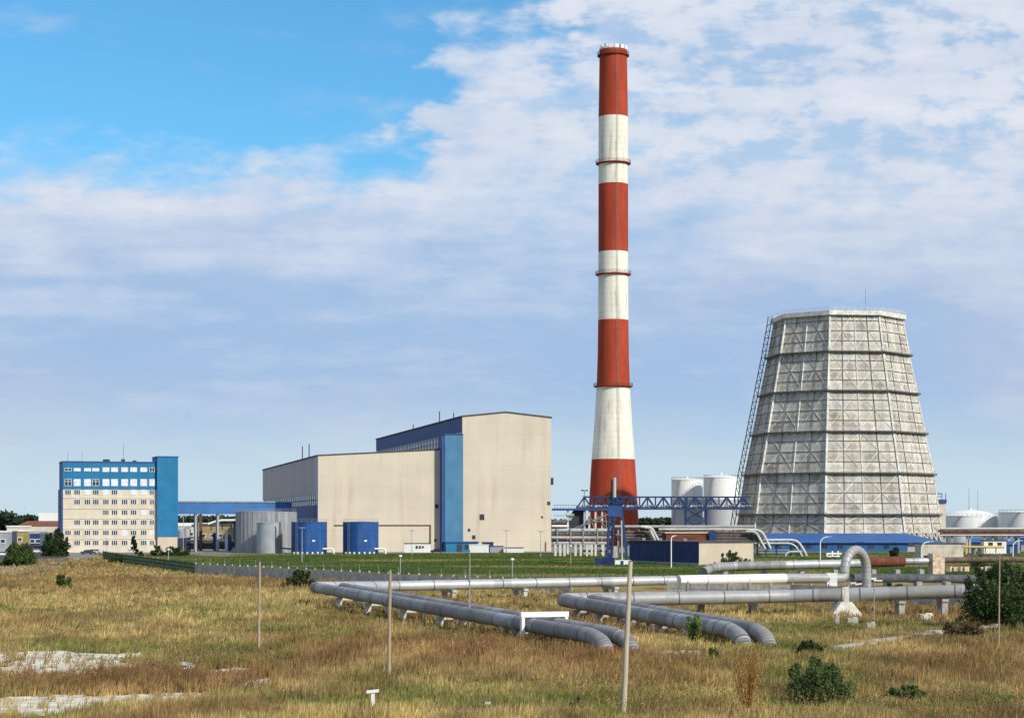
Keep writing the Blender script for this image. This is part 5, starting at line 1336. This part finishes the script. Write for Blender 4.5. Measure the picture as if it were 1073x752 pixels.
bush('bush', 'small scrub strip left of the mesh fence start', 122, 590, 18, 9, (.05,.075,.02), 900, .35, Y=470)
bush('bush', 'little dark bush between conifer and first round shrub', 148, 584, 7, 6, DKG, 500, .35, Y=550)
bush('bush', 'dark scrub against the lawn fence far right', 1030, 597, 30, 14, (.05,.085,.025), 1300, .35, Y=410)
def sapling(label, px, base, w_px, h_px, col, n, leaf, stemcol='wood', ns=6, Y=None):
    Y = Y or gy(base); x = gx(px,Y); w_ = w_px*Y/F/2; h_ = h_px*Y/F; z0 = gh(x,Y)
    t = thing('sapling', label, 'sapling', (x,Y,0)); m = MB(); cl = []
    for k in range(ns):
        a = random.uniform(0,6.28); rr = random.uniform(.15,.8)*w_; hh = h_*random.uniform(.6,1.0)
        b0 = Vector((x,Y,-.1)); q = Vector((x+rr*math.cos(a), Y+rr*math.sin(a), z0+hh)); mid = b0.lerp(q,.5)+Vector((-.15*rr,0,.08*h_)); m.tube([b0,mid,q], [.03,.02,.008], 5, caps=False)
        for s in (.45,.65,.82,.97): p = b0.lerp(q, s); cl.append(((p.x,p.y,p.z), (w_*.22,w_*.22,h_*.10)))
    m.build('stems', MT[stemcol], t); foliage('foliage', cl, n, leaf, col, t, (x,Y,0)); return t
sapling('light green sapling growing against the eastern grey pipes', 728, 671, 27, 30, (.13,.19,.045), 2600, .17, Y=157, ns=9)
sapling('tall orange brown dried weed standing near the bottom', 784, 758, 46, 72, (.32,.17,.05), 1900, .06, stemcol='drystem', Y=101, ns=26)
sapling('upright dark conifer like shrub before the blue pump house gate', 937, 591, 17, 19, (.03,.06,.025), 1300, .35, Y=440)
sapling('slender green shoot standing left of dried weed', 748, 690, 16, 14, (.07,.12,.025), 500, .12, Y=140)
# conifer in front of the office
def conifer(label, px, base, w_px, h_px, Y, col=(.016,.034,.016)):
    x = gx(px,Y); w_ = w_px*Y/F/2; h_ = h_px*Y/F; t = thing('conifer_tree', label, 'tree', (x,Y,0))
    MB().tube([(x,Y,-.1),(x,Y,h_)], [w_*.09,.03], 8).build('trunk', MT['wood'], t)
    cl = []
    for k in range(40):
        s = random.random()**.8; a = random.uniform(0,6.28); rr = w_*(1-s)*.75+.1; cl.append(((x+rr*math.cos(a), Y+rr*math.sin(a), h_*(.08+.9*s)), (w_*.28*(1-s)+.15, w_*.28*(1-s)+.15, h_*.05)))
    foliage('crown', cl, 2500, .4, col, t, (x,Y,0))
conifer('small dark pointed conifer before the office front', 140, 580, 11, 21, 580)

# far woods, read as one mass
def wood(label, px0, px1, Y, top, var, col, n, leaf, depth=60):
    m = int((px1-px0)*.9)+4; cl = []
    for k in range(m):
        px = px0+(px1-px0)*(k+random.random())/m; yy = Y+random.uniform(0,depth); tp = top+var*(vnoise(px/9.0,.5,33)-.5)*2
        h_ = gz(tp, yy); x = gx(px,yy); r = h_*random.uniform(.22,.38)
        cl.append(((x,yy,h_*.72), (r,r,h_*.30))); cl.append(((x+random.uniform(-3,3),yy,h_*.35), (r*1.3,r*1.3,h_*.36)))
    o = foliage('far_woods', cl, n, leaf, col, None, (gx((px0+px1)/2,Y),Y,0), var=.5); tag(o, label, 'woods', kind='stuff')
WD = (.030,.050,.028)
wood('dark far wood on the horizon at the left edge', -60, 64, 1250, 541, 4.5, WD, 7000, 3.2)
wood('nearer dark tree clump at the far left edge', -40, 14, 900, 536, 3, (.02,.038,.02), 3000, 2.2, 20)
wood('dark far wood glimpsed under the blue walkway', 185, 260, 1300, 541.5, 1.5, WD, 4000, 3.2)
wood('dark low wood on the horizon right beside the red chimney base', 664, 710, 1500, 543, 2.0, WD, 3500, 3.2)
wood('thin wood line on the horizon far right', 960, 1160, 2200, 545, 1.0, WD, 3500, 4.0)
wood('thin wood line on the horizon behind the halls', 560, 664, 2300, 545, 1.0, WD, 3000, 4.0)

# ================================================================== houses, yard and cars at the left
def house(label, px0, px1, ytop, yeave, Y, dep, wm, rm, base=None, hip=True, wins=4, flat=False):
    x0, x1 = gx(px0,Y), gx(px1,Y); ze, zt_ = gz(yeave,Y), gz(ytop,Y); xm = (x0+x1)/2
    t = thing('house', label, 'house', (xm,Y,0)); MB().box(x0,x1,Y,Y+dep,0,ze).build('wall', MT[wm], t); e = .5; zt_ = max(zt_, ze+.4)
    if flat: MB().box(x0-.2,x1+.2,Y-.3,Y+dep+.2,ze+.01,zt_).build('roof', MT[rm], t)
    else:
        q = (x1-x0)*.12 if hip else 0
        MB().add([(x0-e,Y-e,ze+.01),(x1+e,Y-e,ze+.01),(x1+e,Y+dep+e,ze+.01),(x0-e,Y+dep+e,ze+.01),(x0-e+q,Y+dep/2,zt_),(x1+e-q,Y+dep/2,zt_)],[(0,1,5,4),(1,2,5),(2,3,4,5),(3,0,4),(0,3,2,1)]).build('roof', MT[rm], t)
    for k in range(wins):
        s = x0+(x1-x0)*(k+.5)/wins; zz = ze*.55; wf = MB().box(s-.9,s+.9,Y-.1,Y-.004,zz-.75,zz+.75).build('window', MT['white'], t); MB().box(s-.7,s+.7,Y-.13,Y-.104,zz-.55,zz+.55).build('pane', MT['glass'], wf)
    MB().box(x0+.6,x0+1.6,Y-.09,Y-.004,.05,2.1).build('door', MT['dark'], t)
    return t
house('long low house with red brown roof left of the office', 20, 61, 545.5, 550.5, 860, 16, 'cream', 'roofred', wins=7)
house('white flat roofed block behind the red brown roof', 41, 66, 537, 546, 1000, 12, 'white', 'white', flat=True, wins=3)
house('low white flat roofed building at the far left edge', 7, 26, 550.5, 552, 790, 10, 'cream', 'white', flat=True, wins=3)
house('pale green flat roofed depot cut by left edge of picture', -22, 8, 556, 557.5, 640, 12, 'greypaint', 'white', flat=True, wins=3)
house('brown flat roofed workshop near the left edge', 8, 25, 555, 556.6, 700, 10, 'ochre', 'white', flat=True, wins=2)
house('small blue flat roofed depot beside dark bush', 31, 43, 556.5, 559, 680, 8, 'dkblue', 'greypaint', flat=True, wins=2)
house('pale low annex with white roof left of the office corner', 42, 62, 557.5, 559.5, 640, 8, 'cream', 'white', flat=True, wins=2)
house('ochre brick building seen under the blue walkway', 209, 244, 548.5, 550.5, 740, 14, 'ochre', 'roofdark', flat=True, wins=4)
house('pale long building behind ochre building under walkway', 186, 215, 547.5, 550, 820, 10, 'cream', 'white', flat=True, wins=3)
# arched white canopy roof under the walkway
t = thing('canopy', 'white curved canopy roof seen beneath the blue walkway', 'canopy', (gx(232,760),760,0))
prf = [(gx(218,720),gz(549.5,720)),(gx(225,720),gz(547,720)),(gx(232,720),gz(545.6,720)),(gx(246,720),gz(545.4,720))]
MB().prism_y(prf+[(x,z+.7) for x, z in reversed(prf)], 720, 728).build('roof', MT['white'], t)
m = MB()
for px in (221,233,244): m.beam((gx(px,724),724,0),(gx(px,724),724,gz(547,724)),.35)
m.build('column', MT['steel'], t)
# process kit under the walkway
kit = thing('process_skid', 'grey tanks and pipework of a process plant under walkway', 'machinery', (gx(200,690),690,0)); Yk = 660.0
for px, r, py in ((190,1.6,556),(196,1.3,555)): MB().lathe([(r,0),(r,gz(py,Yk)),(r*.5,gz(py,Yk)+.8)], 16, (gx(px,Yk),Yk)).build('vessel', MT['greypaint'], kit, smooth=40)
for py, r, mm_, a, b_ in ((566.5,.5,'galvlight',198,246),(570,.6,'darkpipe',196,246),(573,.7,'darkpipe',198,244),(563,.3,'galvlight',186,214),(550.5,.5,'white',186,207)):
    MB().tube([(gx(a,Yk),Yk-1,gz(py,Yk)),(gx(b_,Yk),Yk-1,gz(py,Yk))], r, 10).build('pipe', MT[mm_], kit, smooth=40)
for px, top, mm_ in ((207.5,541,'brownpipe'),(211.5,541,'brownpipe'),(226,558,'steelblue'),(238.5,555,'white'),(242,562,'dkblue')): MB().box(gx(px,Yk)-.5,gx(px,Yk)+.5,Yk-3,Yk-2,0,gz(top,Yk)).build('post', MT[mm_], kit)

# cars: one is built with its parts, the rest copied
def paint(n, c): return mat(n, c, .3, .2, scale=2, var=.06, spec=.6)
car = thing('parked_car', 'dark blue car parked before the office entrance', 'car', (0,0,0), group='cars parked on the yard', local=True)
side = [(-2.1,.35),(-2.15,.75),(-1.95,.9),(-1.3,.98),(-.75,1.42),(.75,1.45),(1.35,.98),(2.0,.88),(2.15,.6),(2.1,.35)]
MB().prism_y(side, -.85, .85).build('body', paint('dark_blue_car_paint', (.02,.035,.08)), car)
gl = [(-1.2,1.0),(-.72,1.37),(.70,1.39),(1.22,1.0)]
MB().prism_y(gl, -.865, .865).build('side_windows', MT['glass'], car)
MB().add([(-1.32,-.7,1.0),(-1.32,.7,1.0),(-.80,.62,1.425),(-.80,-.62,1.425)],[(0,1,2,3)]).add([(1.37,-.7,1.0),(1.37,.7,1.0),(.80,.62,1.465),(.80,-.62,1.465)],[(0,1,2,3)]).build('windscreen', MT['glass'], car)
for x in (-1.3,1.3):
    for y in (-.82,.82):
        wb_ = MB(); wb_.tube([(x,y-.1,.32),(x,y+.1,.32)], .32, 16); wh = wb_.build('wheel', MT['rubber'], car); MB().tube([(x,y-.115,.32),(x,y+.115,.32)], .18, 10).build('rim', MT['steel'], wh)
for y in (-.6,.6): MB().box(-2.18,-2.1,y-.2,y+.2,.6,.75).build('headlight', MT['blind'], car); MB().box(2.1,2.17,y-.2,y+.2,.65,.8).build('tail_light', MT['red'], car)
pw, pgr, prd, pbl = paint('white_car_paint', (.72,.72,.72)), paint('silver_car_paint', (.42,.43,.45)), paint('red_car_paint', (.3,.03,.03)), paint('black_car_paint', (.02,.02,.022))
car.location = (gx(92,590),590,0); car.rotation_euler = (0,0,.5)
for px, Y, a, pm, lab in ((99,600,1.1,pgr,'silver car parked right of the dark blue car'),(37,610,.3,pw,'white car parked just left of the dark bush'),(3,560,.2,pw,'white car at the left edge of the yard'),(16,665,.5,pgr,'silver car on the yard behind the round bush'),(23,700,.1,pw,'white car further back on the yard'),(31,690,.9,pbl,'black car beside the white car at the back of the yard'),(39,670,.2,prd,'red car near the pale annex'),(11,690,.6,pbl,'black car near the left edge before the brown workshop')):
    copy_thing(car, (gx(px,Y),Y,.03), a, lab, mats={'body': pm})
cars2 = copy_thing(car, (gx(458,612),612,.03), .1, 'black car parked at the hall wall beside the porch', mats={'body': pbl})

for o in list(COL.objects):
    if o.type == 'EMPTY' and not CH(o): print('EMPTY THING', o.name, o.get('label'))
